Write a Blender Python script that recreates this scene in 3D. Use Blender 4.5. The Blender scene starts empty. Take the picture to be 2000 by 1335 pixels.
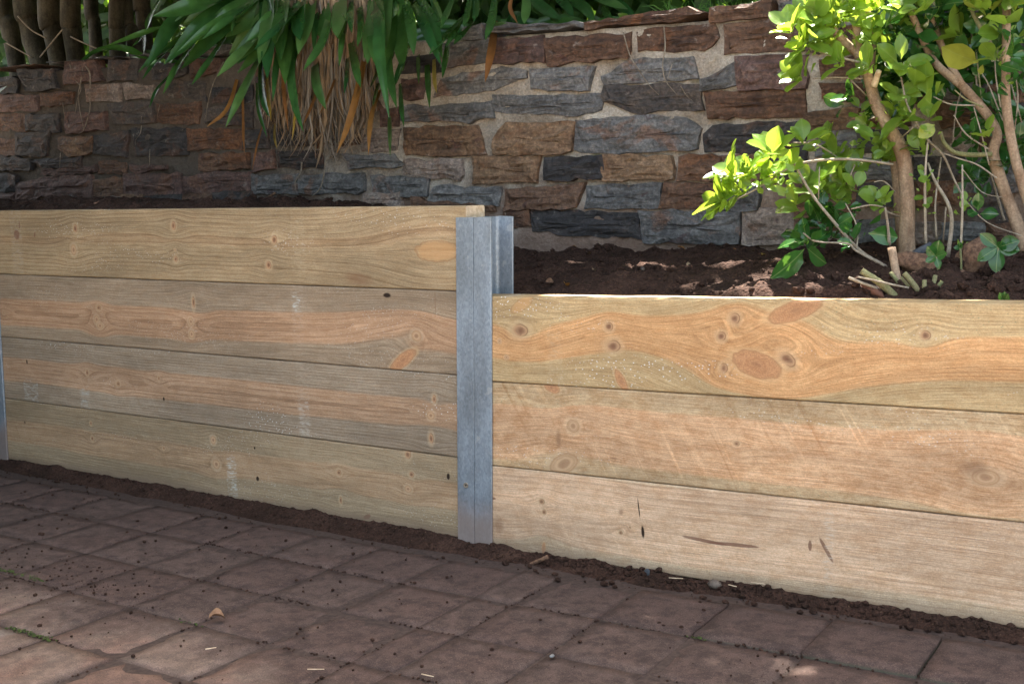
import bpy, bmesh, math, random
import numpy as np
from mathutils import Vector, Matrix, noise as mn

# ---------------------------------------------------------------- camera, sky, sun, exposure
SC = bpy.context.scene
COL = SC.collection
CAM = Vector((1.5775, -2.2276, 0.8589)); YAW = -0.5676; PITCH = 0.138; FPX = 2279.0
cd = bpy.data.cameras.new('camera'); co = bpy.data.objects.new('camera', cd); COL.objects.link(co)
co.location = CAM; co.rotation_euler = (math.pi/2 - PITCH, 0, -YAW)
cd.sensor_width = 36; cd.lens = FPX/2000*36; cd.clip_start = .05; cd.clip_end = 500
SC.camera = co
SUN_EL, SUN_AZ = math.radians(66), math.radians(-24)         # sun stands behind the stone wall, a little to the left
S = Vector((math.sin(SUN_AZ)*math.cos(SUN_EL), math.cos(SUN_AZ)*math.cos(SUN_EL), math.sin(SUN_EL)))
W_ = bpy.data.worlds.new('World'); SC.world = W_; W_.use_nodes = True
wn = W_.node_tree; bg = wn.nodes['Background']
sky = wn.nodes.new('ShaderNodeTexSky'); sky.sky_type = 'NISHITA'; sky.sun_disc = False
sky.sun_elevation = SUN_EL; sky.sun_rotation = SUN_AZ; sky.air_density = 1.0; sky.dust_density = 6.0; sky.ozone_density = 0.3
hz = wn.nodes.new('ShaderNodeMix'); hz.data_type = 'RGBA'; hz.blend_type = 'MULTIPLY'; hz.inputs[0].default_value = 1; hz.inputs[7].default_value = (1.0, .93, .78, 1)   # hazy, warm summer air
wn.links.new(sky.outputs[0], hz.inputs[6]); wn.links.new(hz.outputs[2], bg.inputs[0]); bg.inputs[1].default_value = 0.15
sl = bpy.data.lights.new('sun', 'SUN'); sl.energy = 5.0; sl.angle = math.radians(.53); sl.color = (1, .94, .84)
so = bpy.data.objects.new('sun', sl); COL.objects.link(so); so.rotation_euler = S.to_track_quat('Z', 'Y').to_euler()
so.location = (0, 0, 8)
vs = SC.view_settings; vs.view_transform = 'Standard'; vs.look = 'None'; vs.gamma = 1; vs.exposure = 3.08
SC.cycles.max_bounces = 6; SC.cycles.diffuse_bounces = 4; SC.cycles.transparent_max_bounces = 6
SC.cycles.sample_clamp_indirect = 6; SC.cycles.use_denoising = True

RNG = random.Random(7)
U = RNG.uniform
# ---------------------------------------------------------------- measuring helpers (photo pixel -> point on a real surface)
FW = Vector((math.sin(YAW)*math.cos(PITCH), math.cos(YAW)*math.cos(PITCH), -math.sin(PITCH)))
RT = Vector((math.cos(YAW), -math.sin(YAW), 0)); UP = RT.cross(FW)
def ray(x, y): return FW + RT*((x-1000)/FPX) - UP*((y-667.5)/FPX)
def at(x, y, Y):
    r = ray(x, y); return CAM + r*((Y-CAM.y)/r.y)
def atz(x, y, Z):
    r = ray(x, y); return CAM + r*((Z-CAM.z)/r.z)
def ss(a, b, x):
    t = min(1, max(0, (x-a)/(b-a))); return t*t*(3-2*t)
def fbm(x, y, z=0., o=4): return mn.fractal(Vector((x, y, z)), .9, 2.1, o)
def ground_z(x, y): return -.016 + (.022*x if x < 0 else .040*x)
WALL = .9                                                    # front of the stone wall
def soil_z(x, y):
    zl = .782 + .008*(x+1)
    k = min(1.15, max(0, y/.9))
    zr = .578 + .041*x + k*(.075 - .005*x)
    zr += .034*math.exp(-((x-.98)/.34)**2 - ((y-.5)/.24)**2)
    t = ss(-1.12, -.45, x + .12*fbm(x*2, y*3, 5, 2))
    return zl + (zr-zl)*t
def on_soil(x, y):
    r = ray(x, y); t = .5
    while t < 8:
        P = CAM + r*t
        if P.y > .09 and P.z < soil_z(P.x, P.y): return P
        t += .004
    return at(x, y, .8)

# ---------------------------------------------------------------- object helpers
def link(name, me, mat=None, parent=None, loc=None):
    o = bpy.data.objects.new(name, me); COL.objects.link(o)
    if mat is not None and me is not None and not me.materials: me.materials.append(mat)
    if parent is not None: o.parent = parent
    if loc is not None: o.location = loc
    return o
def tag(o, label=None, cat=None, group=None, kind=None):
    if label: o['label'] = label
    if cat: o['category'] = cat
    if group: o['group'] = group
    if kind: o['kind'] = kind
    return o
def empty(name, loc=(0, 0, 0)):
    o = bpy.data.objects.new(name, None); COL.objects.link(o); o.location = loc; o.empty_display_size = .05; return o
def mesh(name, V, F, smooth=True):
    me = bpy.data.meshes.new(name); me.from_pydata([tuple(v) for v in V], [], F); me.update()
    if smooth: me.polygons.foreach_set('use_smooth', [True]*len(me.polygons))
    return me
def npmesh(name, V, F, smooth=False):
    """numpy verts (n,3), faces (m,k)"""
    me = bpy.data.meshes.new(name); n, (m, k) = len(V), F.shape
    me.vertices.add(n); me.vertices.foreach_set('co', np.asarray(V, np.float32).ravel())
    me.loops.add(m*k); me.loops.foreach_set('vertex_index', F.astype(np.int32).ravel())
    me.polygons.add(m); me.polygons.foreach_set('loop_start', np.arange(0, m*k, k, dtype=np.int32))
    me.polygons.foreach_set('use_smooth', np.full(m, smooth)); me.update(calc_edges=True); me.validate(); return me
def grid_mesh(name, xs, ys, fn, smooth=True):
    V = [fn(x, y) for y in ys for x in xs]; n = len(xs)
    F = [(j*n+i, j*n+i+1, (j+1)*n+i+1, (j+1)*n+i) for j in range(len(ys)-1) for i in range(n-1)]
    return mesh(name, V, F, smooth)
def spline(pts, n):
    """Catmull-Rom through 3-D points (tuples may carry a 4th value such as radius)"""
    P = [np.array(p, float) for p in pts]; P = [2*P[0]-P[1]] + P + [2*P[-1]-P[-2]]
    out = []; m = len(P)-3
    for i in range(n+1):
        t = i/n*m; k = min(int(t), m-1); t -= k; a, b, c, d = P[k:k+4]
        out.append(.5*(2*b + (c-a)*t + (2*a-5*b+4*c-d)*t*t + (3*b-a-3*c+d)*t**3))
    return out
def tube(pts, seg=8, n=None, wob=0., cap=True):
    """pts: list of (x,y,z,r). returns verts, faces"""
    n = n or max(3, 4*(len(pts)-1)); P = spline(pts, n) if len(pts) > 2 else [np.array(p, float) for p in pts]
    V, F = [], []; prev = None
    for i, p in enumerate(P):
        a = P[max(0, i-1)][:3]; b = P[min(len(P)-1, i+1)][:3]; d = Vector(b-a).normalized()
        if prev is None: prev = d.orthogonal().normalized()
        e = (prev - d*prev.dot(d)).normalized(); prev = e; g = d.cross(e); c = Vector(p[:3])
        for s in range(seg):
            th = 2*math.pi*s/seg; r = p[3]
            if wob: r *= 1 + wob*mn.noise(Vector((c.x*30+math.cos(th), c.y*30+math.sin(th), c.z*18)))
            V.append(c + (e*math.cos(th)+g*math.sin(th))*r)
    for i in range(len(P)-1):
        for s in range(seg):
            F.append((i*seg+s, i*seg+(s+1) % seg, (i+1)*seg+(s+1) % seg, (i+1)*seg+s))
    if cap: F.append(tuple(range(seg))[::-1]); F.append(tuple((len(P)-1)*seg+s for s in range(seg)))
    return V, F
def join(parts):
    V, F = [], []
    for v, f in parts:
        o = len(V); V += list(v); F += [tuple(i+o for i in q) for q in f]
    return V, F

# ---------------------------------------------------------------- node expression helper
class X:
    def __init__(s, b, k): s.b, s.k = b, k
    def __add__(s, o): return s.b.m('ADD', s, o)
    __radd__ = __add__
    def __sub__(s, o): return s.b.m('SUBTRACT', s, o)
    def __rsub__(s, o): return s.b.m('SUBTRACT', o, s)
    def __mul__(s, o): return s.b.m('MULTIPLY', s, o)
    __rmul__ = __mul__
    def __truediv__(s, o): return s.b.m('DIVIDE', s, o)
class B:
    def __init__(s, name, rough=.8, spec=.3):
        s.mat = bpy.data.materials.new(name); s.mat.use_nodes = True; s.t = s.mat.node_tree
        s.bsdf = s.t.nodes['Principled BSDF']; s.out = s.t.nodes['Material Output']
        s.bsdf.inputs['Roughness'].default_value = rough; s.bsdf.inputs['Specular IOR Level'].default_value = spec
    def nd(s, t, **kw):
        n = s.t.nodes.new(t)
        for k, v in kw.items(): setattr(n, k, v)
        return n
    def put(s, sock, v):
        if isinstance(v, X): s.t.links.new(v.k, sock)
        elif isinstance(v, (tuple, list)): sock.default_value = (*v, 1)[:4] if sock.type == 'RGBA' else v
        else: sock.default_value = v
    def m(s, op, a, b=0., c=None):
        n = s.nd('ShaderNodeMath', operation=op); s.put(n.inputs[0], a); s.put(n.inputs[1], b)
        if c is not None: s.put(n.inputs[2], c)
        return X(s, n.outputs[0])
    def coord(s, k='Object'): return X(s, s.nd('ShaderNodeTexCoord').outputs[k])
    def pos(s): return X(s, s.nd('ShaderNodeNewGeometry').outputs['Position'])
    def rnd(s): return X(s, s.nd('ShaderNodeObjectInfo').outputs['Random'])
    def sep(s, v):
        n = s.nd('ShaderNodeSeparateXYZ'); s.put(n.inputs[0], v); return [X(s, n.outputs[i]) for i in range(3)]
    def comb(s, x, y=0., z=0.):
        n = s.nd('ShaderNodeCombineXYZ')
        for i, v in enumerate((x, y, z)): s.put(n.inputs[i], v)
        return X(s, n.outputs[0])
    def vadd(s, a, b):
        n = s.nd('ShaderNodeVectorMath', operation='ADD'); s.put(n.inputs[0], a); s.put(n.inputs[1], b); return X(s, n.outputs[0])
    def vmul(s, a, b):
        n = s.nd('ShaderNodeVectorMath', operation='MULTIPLY'); s.put(n.inputs[0], a); s.put(n.inputs[1], b); return X(s, n.outputs[0])
    def noise(s, v, scale=5., detail=3., rough=.55, dist=0., col=False):
        n = s.nd('ShaderNodeTexNoise'); s.put(n.inputs['Vector'], v); n.inputs['Scale'].default_value = scale
        n.inputs['Detail'].default_value = detail; n.inputs['Roughness'].default_value = rough; n.inputs['Distortion'].default_value = dist
        return X(s, n.outputs['Color' if col else 'Fac'])
    def voro(s, v, scale=5., feat='F1', out='Distance'):
        n = s.nd('ShaderNodeTexVoronoi', feature=feat); s.put(n.inputs['Vector'], v); n.inputs['Scale'].default_value = scale
        return X(s, n.outputs[out])
    def sm(s, x, a, b, lo=0., hi=1.):
        n = s.nd('ShaderNodeMapRange', interpolation_type='SMOOTHSTEP'); s.put(n.inputs[0], x)
        for i, v in enumerate((a, b, lo, hi)): s.put(n.inputs[i+1], v)
        return X(s, n.outputs[0])
    def mix(s, f, a, b, mode='MIX'):
        n = s.nd('ShaderNodeMix', data_type='RGBA', blend_type=mode); s.put(n.inputs[0], f); s.put(n.inputs[6], a); s.put(n.inputs[7], b)
        return X(s, n.outputs[2])
    def scalec(s, c, f):
        n = s.nd('ShaderNodeVectorMath', operation='SCALE'); s.put(n.inputs[0], c); s.put(n.inputs[3], f); return X(s, n.outputs[0])
    def ramp(s, f, stops):
        n = s.nd('ShaderNodeValToRGB'); s.put(n.inputs[0], f); e = n.color_ramp.elements
        while len(e) < len(stops): e.new(.5)
        for q, (p, c) in zip(e, stops): q.position = p; q.color = (*c, 1)
        return X(s, n.outputs[0])
    def done(s, color, height=None, bump=.5, dist=.004, rough=None, transl=0., tcol=None, metal=None):
        s.put(s.bsdf.inputs['Base Color'], color)
        if rough is not None: s.put(s.bsdf.inputs['Roughness'], rough)
        if metal is not None: s.put(s.bsdf.inputs['Metallic'], metal)
        if height is not None:
            n = s.nd('ShaderNodeBump'); n.inputs['Strength'].default_value = bump; n.inputs['Distance'].default_value = dist
            s.put(n.inputs['Height'], height); s.t.links.new(n.outputs[0], s.bsdf.inputs['Normal'])
        if transl:
            t = s.nd('ShaderNodeBsdfTranslucent'); s.put(t.inputs[0], tcol if tcol is not None else color)
            mx = s.nd('ShaderNodeMixShader'); mx.inputs[0].default_value = transl
            s.t.links.new(s.bsdf.outputs[0], mx.inputs[1]); s.t.links.new(t.outputs[0], mx.inputs[2]); s.t.links.new(mx.outputs[0], s.out.inputs[0])
        return s.mat

# ---------------------------------------------------------------- general materials
def soil_mat():
    b = B('soil', .95, .15); p = b.pos()
    n = b.noise(p, 9, 5, .65); f = b.noise(p, 160, 4, .7); v = b.voro(p, 130)
    c = b.ramp(n, [(.3, (.030, .017, .012)), (.55, (.058, .031, .022)), (.75, (.085, .048, .034))])
    c = b.mix(b.sm(f, .35, .7), b.scalec(c, .6), b.scalec(c, 1.35))
    c = b.mix(b.sm(b.voro(p, 75), .10, .05, 0, .6), c, (.22, .15, .09))
    return b.done(c, f*.7 + v*.5 + n*.6, 1, .012)
M_SOIL = soil_mat()
def paver_mat():
    b = B('paver', .85, .3); p = b.pos(); o = b.coord(); r = b.rnd()
    x, y, z = b.sep(p)
    q = b.vadd(p, b.comb(r*37, r*11, 0))
    n1 = b.noise(q, 7, 4, .6); n2 = b.noise(q, 38, 4, .6); g = b.noise(p, 420, 3, .7)
    base = b.ramp(n1*.7 + r*.3, [(.3, (.13, .085, .068)), (.45, (.18, .11, .085)), (.58, (.175, .125, .10)), (.72, (.22, .15, .12))])
    base = b.mix(b.sm(n2, .35, .7), b.scalec(base, .75), b.scalec(base, 1.2))
    base = b.mix(b.sm(b.noise(p, 5.5, 3, .5), .56, .68)*b.sm(x, .1, -.7)*b.sm(y, -.65, -.95), base, (.20, .20, .19))     # pale cement smears
    base = b.mix(b.sm(g, .42, .72), b.scalec(base, .72), b.scalec(base, 1.3))
    # film of garden soil left from the building work
    d = b.noise(p, 3.2, 5, .62); e = b.noise(p, 15, 4, .6)
    reach = b.sm(y, -1.02, -.42) + b.sm(x, -.1, .35)*.05 - b.sm(x, .6, 1.0)*.42*b.sm(y, -.10, -.2) - b.sm(x, -.2, -.9)*.02
    film = b.sm(reach*.66 + (d-.5)*1.1 + (e-.5)*.42, .06, .36)
    ox, oy, oz = b.sep(o)
    ax = b.m('MAXIMUM', b.m('ABSOLUTE', ox), b.m('ABSOLUTE', oy))
    film = b.m('MAXIMUM', film, b.sm(ax + (e-.5)*.03, .080, .100, 0, .55))
    dirt = b.mix(e, (.054, .034, .029), (.086, .056, .047))
    m1 = b.noise(p, 26, 5, .7); m2 = b.noise(b.vadd(p, b.comb(3., r*9, 0)), 70, 4, .7)
    dirt = b.mix(b.sm(m1*.6+m2*.4, .38, .62), b.scalec(dirt, .72), b.scalec(dirt, 1.3))
    dirt = b.mix(b.sm(g, .42, .75), b.scalec(dirt, .7), b.scalec(dirt, 1.45))
    c = b.mix(film*b.sm(m1, .3, .62, .97, .74), base, dirt)
    sp = b.voro(p, 210); c = b.mix(b.sm(sp, .22, .10)*b.sm(g, .4, .6)*.55, c, (.24, .19, .16)); sp2 = b.voro(b.vadd(p, b.comb(5., 2., 0)), 150); c = b.mix(b.sm(sp2, .2, .1)*.6, c, (.028, .018, .015))
    c = b.mix(b.sm(oz, -.004, -.012, 0, .75), c, (.045, .052, .035))                                                       # algae on the exposed sides
    return b.done(c, g*.5 + n2*.5 + e*.4 + film*.2, .8, .004, rough=b.sm(film, 0, 1, .72, .95))
M_PAVER = paver_mat()
def stone_mat(name, cols, warm):
    b = B(name, .75, .35); r = b.rnd(); o = b.vadd(b.coord(), b.comb(r*53, r*17, r*31))
    st = b.noise(b.vmul(o, (4, 12, 34)), 2.2, 5, .6, .6)      # strata
    n = b.noise(o, 11, 5, .65, .4); f = b.noise(o, 90, 5, .7); lump = b.noise(o, 22, 3, .5)
    c = b.ramp(n*.55 + st*.45 + (r-.5)*.16, cols)
    c = b.mix(b.sm(b.noise(o, 7, 4, .6, .8), .54, .64, 0, warm), c, (.20, .085, .038))           # iron staining
    c = b.mix(b.sm(b.noise(o, 17, 3, .6, .6), .64, .70, 0, .5), c, (.055, .022, .026))          # maroon veins
    c = b.mix(b.sm(f, .35, .75), b.scalec(c, .78), b.scalec(c, 1.9))
    c = b.mix(b.sm(b.noise(o, 26, 5, .7), .60, .72, 0, .5), c, (.34, .31, .28))                    # mortar bloom
    cell = b.sep(b.voro(b.vmul(b.vadd(o, b.scalec(b.noise(o, 20, 2, .5, 0, True), .04)), (11, 11, 30)), 1., out='Color'))[0]
    return b.done(c, st*.45 + cell*.5 + lump*.6 + f*.6 + n*.6, 1., .012, rough=b.sm(f, .3, .7, .6, .9))
ST = {
 'g': stone_mat('slate_grey', [(.3, (.055, .053, .053)), (.48, (.115, .112, .112)), (.62, (.175, .168, .163)), (.75, (.20, .15, .115))], .45),
 'd': stone_mat('slate_dark', [(.3, (.022, .021, .023)), (.5, (.05, .045, .045)), (.64, (.085, .068, .058)), (.78, (.12, .09, .075))], .25),
 'b': stone_mat('stone_brown', [(.3, (.045, .026, .02)), (.48, (.10, .055, .036)), (.62, (.15, .088, .058)), (.76, (.11, .09, .085))], .5),
 'o': stone_mat('stone_orange', [(.3, (.065, .040, .028)), (.46, (.15, .088, .053)), (.6, (.22, .14, .085)), (.76, (.28, .20, .14))], .3),
 'r': stone_mat('stone_maroon', [(.3, (.045, .030, .027)), (.48, (.095, .057, .048)), (.62, (.145, .088, .075)), (.76, (.12, .095, .09))], .3),
 'p': stone_mat('stone_pale', [(.3, (.10, .075, .062)), (.48, (.20, .155, .13)), (.62, (.27, .22, .19)), (.76, (.16, .14, .13))], .3)}
def mortar_mat():
    b = B('mortar', .95, .15); p = b.pos(); x, y, z = b.sep(p)
    n = b.noise(p, 6, 5, .6); f = b.noise(p, 140, 4, .7); l = b.noise(p, 30, 4, .6)
    c = b.ramp(n, [(.3, (.25, .205, .16)), (.5, (.39, .335, .275)), (.68, (.53, .48, .415))])
    c = b.mix(b.sm(f, .3, .75), b.scalec(c, .7), b.scalec(c, 1.2))
    c = b.mix(b.sm(z + (n-.5)*.5, .93, .72, 0, .72), c, (.15, .085, .062))                       # splashed with soil low down
    c = b.mix(b.sm(x + (l-.5)*.8, -.75, -1.6, 0, .85), c, (.065, .052, .043))                   # tree shade painted into the mortar towards the left end
    c = b.mix(b.sm(b.noise(p, 8, 3, .5), .64, .72, 0, .7)*b.sm(x, -.5, -.2), c, (.10, .105, .045))   # algae
    return b.done(c, f*.4 + l*1.2 + n, 1., .01)
M_MORTAR = mortar_mat()
def steel_mat():
    b = B('galvanised_steel', .5, .5); o = b.coord(); x, y, z = b.sep(b.pos())
    v = b.voro(b.vmul(o, (1, 1, .6)), 260, out='Color'); g = b.noise(o, 700, 2, .6); n = b.noise(b.vmul(o, (1, 1, .3)), 14, 4, .6)
    spl = b.sep(v)[0]
    c = b.mix(spl, (.25, .295, .345), (.34, .395, .46)); c = b.mix(b.sm(n, .35, .7), b.scalec(c, .78), b.scalec(c, 1.12))
    c = b.mix(b.sm(g, .62, .75, 0, .5), c, (.62, .65, .68))
    c = b.mix(b.sm(b.noise(o, 34, 3, .6), .62, .70, 0, .55), c, (.46, .48, .50))
    mud = b.sm(z + (n-.5)*.10, .13, .035); c = b.mix(mud*.75, c, (.20, .135, .10))
    return b.done(c, spl*.3 + g*.4 + n*.5, .25, .002, rough=b.sm(n, .3, .7, .42, .62), metal=b.sm(mud, 0, 1, .55, 0))
M_STEEL = steel_mat()
def bark_mat(name, c1, c2, sc=1.):
    b = B(name, .85, .25); o = b.pos()
    n = b.noise(b.vmul(o, (1, 1, .25)), 60*sc, 4, .65); f = b.noise(o, 14*sc, 4, .6); k = b.noise(b.vmul(o, (1, 1, 1.6)), 38*sc, 3, .6)
    c = b.mix(b.sm(f*.6 + n*.4, .35, .65), c1, c2); c = b.mix(b.sm(k, .62, .74, 0, .35), c, b.scalec(c, .55)); c = b.mix(b.sm(b.noise(o, 190*sc, 3, .7), .35, .7), b.scalec(c, .78), b.scalec(c, 1.18))
    return b.done(c, n + k*.5 + f*.5, .8, .004)
M_BARK = bark_mat('bush_bark', (.19, .115, .070), (.39, .28, .19))
M_TWIG = bark_mat('twig_bark', (.22, .17, .12), (.36, .31, .24), 2)
M_GREENSTEM = bark_mat('green_stem', (.16, .17, .075), (.27, .23, .12), 2)
M_TRUNK = bark_mat('tree_bark', (.034, .030, .020), (.095, .080, .052), .6)
M_ROOT = bark_mat('root', (.17, .13, .095), (.33, .28, .22), 2)
def leaf_mat(name, a, c, tcol, tr, rough=.28, spec=.5, veins=True):
    b = B(name, rough, spec); r = b.rnd(); o = b.coord()
    n = b.noise(b.vadd(o, b.comb(r*40, 0, 0)), 26, 3, .6)
    col = b.mix(b.m('MULTIPLY', r, 1), a, c); col = b.mix(b.sm(n, .3, .7), b.scalec(col, .8), b.scalec(col, 1.18))
    t = b.mix(r, tcol, b.scalec(X(b, b.nd('ShaderNodeRGB').outputs[0]), 0) if False else tcol)
    ox, oy, oz = b.sep(o)
    if veins: col = b.mix(b.sm(b.m('ABSOLUTE', ox), .0016, .0004, 0, .55), col, (.30, .36, .13))
    return b.done(col, n, .3, .003, transl=tr, tcol=t)
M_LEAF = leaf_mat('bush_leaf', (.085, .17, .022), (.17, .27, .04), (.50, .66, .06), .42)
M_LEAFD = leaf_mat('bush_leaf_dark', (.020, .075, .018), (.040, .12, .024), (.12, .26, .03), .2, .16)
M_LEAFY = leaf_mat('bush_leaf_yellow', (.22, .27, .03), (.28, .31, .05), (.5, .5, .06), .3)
M_BLADE = leaf_mat('strap_leaf', (.020, .080, .024), (.062, .150, .034), (.14, .32, .035), .22, .26, .45, False)
M_BLADEL = leaf_mat('strap_leaf_light', (.06, .14, .035), (.10, .19, .05), (.2, .36, .06), .24, .34, .45, False)
M_DEADO = leaf_mat('dead_leaf_orange', (.20, .080, .022), (.27, .125, .030), (.4, .18, .04), .2, .6, .3, False)
M_DEADY = leaf_mat('dead_leaf_yellow', (.30, .19, .035), (.36, .25, .05), (.5, .36, .06), .25, .5, .3, False)
M_STRAW = leaf_mat('straw', (.085, .050, .030), (.36, .26, .17), (.3, .2, .1), .1, .8, .2, False)
M_STRAWG = leaf_mat('straw_grey', (.20, .165, .135), (.34, .30, .26), (.3, .25, .2), .08, .8, .2, False)
def mass_mat(name, a, c, t, tr):
    b = B(name, .5, .4); p = b.pos(); n = b.noise(p, 23, 2, .6)
    return b.done(b.mix(b.sm(n, .35, .65), a, c), transl=tr, tcol=t)
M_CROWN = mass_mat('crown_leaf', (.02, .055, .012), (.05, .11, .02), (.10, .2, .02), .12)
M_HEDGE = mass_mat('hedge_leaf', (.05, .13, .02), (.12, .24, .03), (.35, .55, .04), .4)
M_GRASS = mass_mat('grass_blade', (.04, .12, .02), (.09, .2, .03), (.2, .4, .04), .3)
def plain(name, a, c, sc=60, rough=.85, bump=.6):
    b = B(name, rough, .3); o = b.coord(); n = b.noise(o, sc, 4, .65)
    return b.done(b.mix(b.sm(n, .3, .7), a, c), n, bump, .004)
M_PEB = plain('pebble', (.07, .055, .045), (.16, .125, .10)); M_SLATE = plain('slate_chip', (.03, .034, .04), (.075, .08, .09))
M_ROTTEN = plain('rotten_wood', (.075, .040, .026), (.22, .125, .075), 120); M_MOSS = plain('moss', (.022, .030, .010), (.075, .10, .022), 200)
M_CUT = plain('cut_wood', (.50, .36, .23), (.72, .58, .42), 70); M_BRICK = plain('brick_shard', (.08, .035, .024), (.15, .065, .04), 50)
M_BASE = plain('joint_sand', (.036, .024, .020), (.068, .046, .038), 90)
M_DRIVE = plain('driveway', (.20, .16, .125), (.28, .23, .18), 3)

# ================================================================ SETTING
def gsheet(x, y): return (x, y, ground_z(x, y) - .062)
g = grid_mesh('ground', np.linspace(-14, 14, 15), np.linspace(-14, .95, 9), gsheet); tag(link('ground', g, M_DRIVE), kind='structure')
# terrace behind the stone wall, up to the horizon
tag(link('terrace', grid_mesh('terrace', np.linspace(-60, 60, 41), np.r_[np.linspace(WALL+.24, 6, 20), 15, 40, 90],
    lambda x, y: (x, y, 1.265+.02*fbm(x, y))), M_SOIL), kind='structure')

# ---- paving: stack bond of 200 mm pavers with one column of half pavers
pav = link('paving', grid_mesh('paving', np.linspace(-3.3, 2.4, 20), np.linspace(-2.0, .0, 8), lambda x, y: (x, y, ground_z(x, y)-.0030)), M_BASE)
tag(pav, 'brown square block paving laid in straight rows before the timber wall', kind='structure')
colx = [.045 - .2*k for k in range(16, 0, -1)] + [.045, .248, .345, .542, .738, .948, 1.150, 1.352, 1.554, 1.756, 1.958, 2.16]
rowy = [-.095, -.287, -.487, -.685, -.886, -1.087, -1.288, -1.49, -1.69]
def paver_mesh(w, d, seed):
    rr = random.Random(seed); bm = bmesh.new(); bmesh.ops.create_grid(bm, x_segments=6, y_segments=6, size=.5)
    for v in bm.verts:
        ex = abs(v.co.x) > .49; ey = abs(v.co.y) > .49
        v.co.x *= w - .005; v.co.y *= d - .005
        if ex: v.co.x *= 1 + rr.uniform(-.012, .006)
        if ey: v.co.y *= 1 + rr.uniform(-.012, .006)
        v.co.z = 0 if not (ex or ey) else -rr.uniform(.0006, .0026)
        if not (ex or ey): v.co.z = rr.uniform(-.0008, .0008)
    ed = [e for e in bm.edges if e.is_boundary]; r = bmesh.ops.extrude_edge_only(bm, edges=ed)
    for v in [q for q in r['geom'] if isinstance(q, bmesh.types.BMVert)]: v.co.z = -.055
    bmesh.ops.recalc_face_normals(bm, faces=bm.faces); me = bpy.data.meshes.new('paver'); bm.to_mesh(me); bm.free()
    me.polygons.foreach_set('use_smooth', [True]*len(me.polygons)); me.materials.append(M_PAVER); return me
PM = [paver_mesh(.2, .2, k) for k in range(6)]; PH = [paver_mesh(.1, .2, 20+k) for k in range(2)]
for j in range(len(rowy)-1):
    for i in range(len(colx)-1):
        w = colx[i+1]-colx[i]; cx, cy = (colx[i]+colx[i+1])/2, (rowy[j]+rowy[j+1])/2
        me = RNG.choice(PH if w < .15 else PM); o = link('paver', me, parent=pav)
        lift = .008*ss(.45, .8, cx) if j == 0 else 0
        o.location = (cx + U(-.0015, .0015), cy + U(-.0015, .0015), ground_z(cx, cy) + lift + U(-.0022, .0015))
        o.rotation_euler = (U(-.008, .008), -(.022 if cx < 0 else .04) + U(-.007, .007), U(-.01, .01))
        if w > .15: o.scale = (w/.2, (rowy[j]-rowy[j+1])/.2, 1)

# ---- garden soil behind the timber wall
xs = np.arange(-3.4, 2.2, .011); ys = np.arange(.09, WALL+.03, .011)
def soil_pt(x, y):
    z = soil_z(x, y) + .020*fbm(x*5, y*5, 1, 3) + .016*fbm(x*17, y*17, 3, 4) + .008*abs(fbm(x*45, y*45, 7, 2))
    return (x, y, z - .03*ss(.15, .09, y))
tag(link('garden_soil', grid_mesh('garden_soil', xs, ys, soil_pt), M_SOIL), kind='structure')
# ---- loose soil swept against the foot of the timber wall
def strip_pt(x, y):
    w = .064 + .030*fbm(x*3, 2, 0, 3) - .008*ss(.2, 1.2, x) - .015*ss(-.5, -1.5, x); t = max(0, 1 + y/w)
    h = (.0215 - .011*ss(-.05, .15, x) + .005*fbm(x*6, 8, 0, 3))*min(1, t)**.6
    n = (.010*abs(fbm(x*38, y*38, 2, 3)) + .006*fbm(x*12, y*12, 4, 3))*min(1, 2.2*t)
    return (x, y, ground_z(x, y) + h*(.75+.25*ss(-.03, 0, y)) + n - .0065 - .012*max(0, -1.0-y/w*1.0)*5 + .004*min(1, t))
tag(link('soil_strip', grid_mesh('soil_strip', np.arange(-2.4, 1.9, .008), np.arange(-.16, .012, .008), strip_pt), M_SOIL),
    'loose dark soil swept against the foot of the timber wall', kind='structure')

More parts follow.
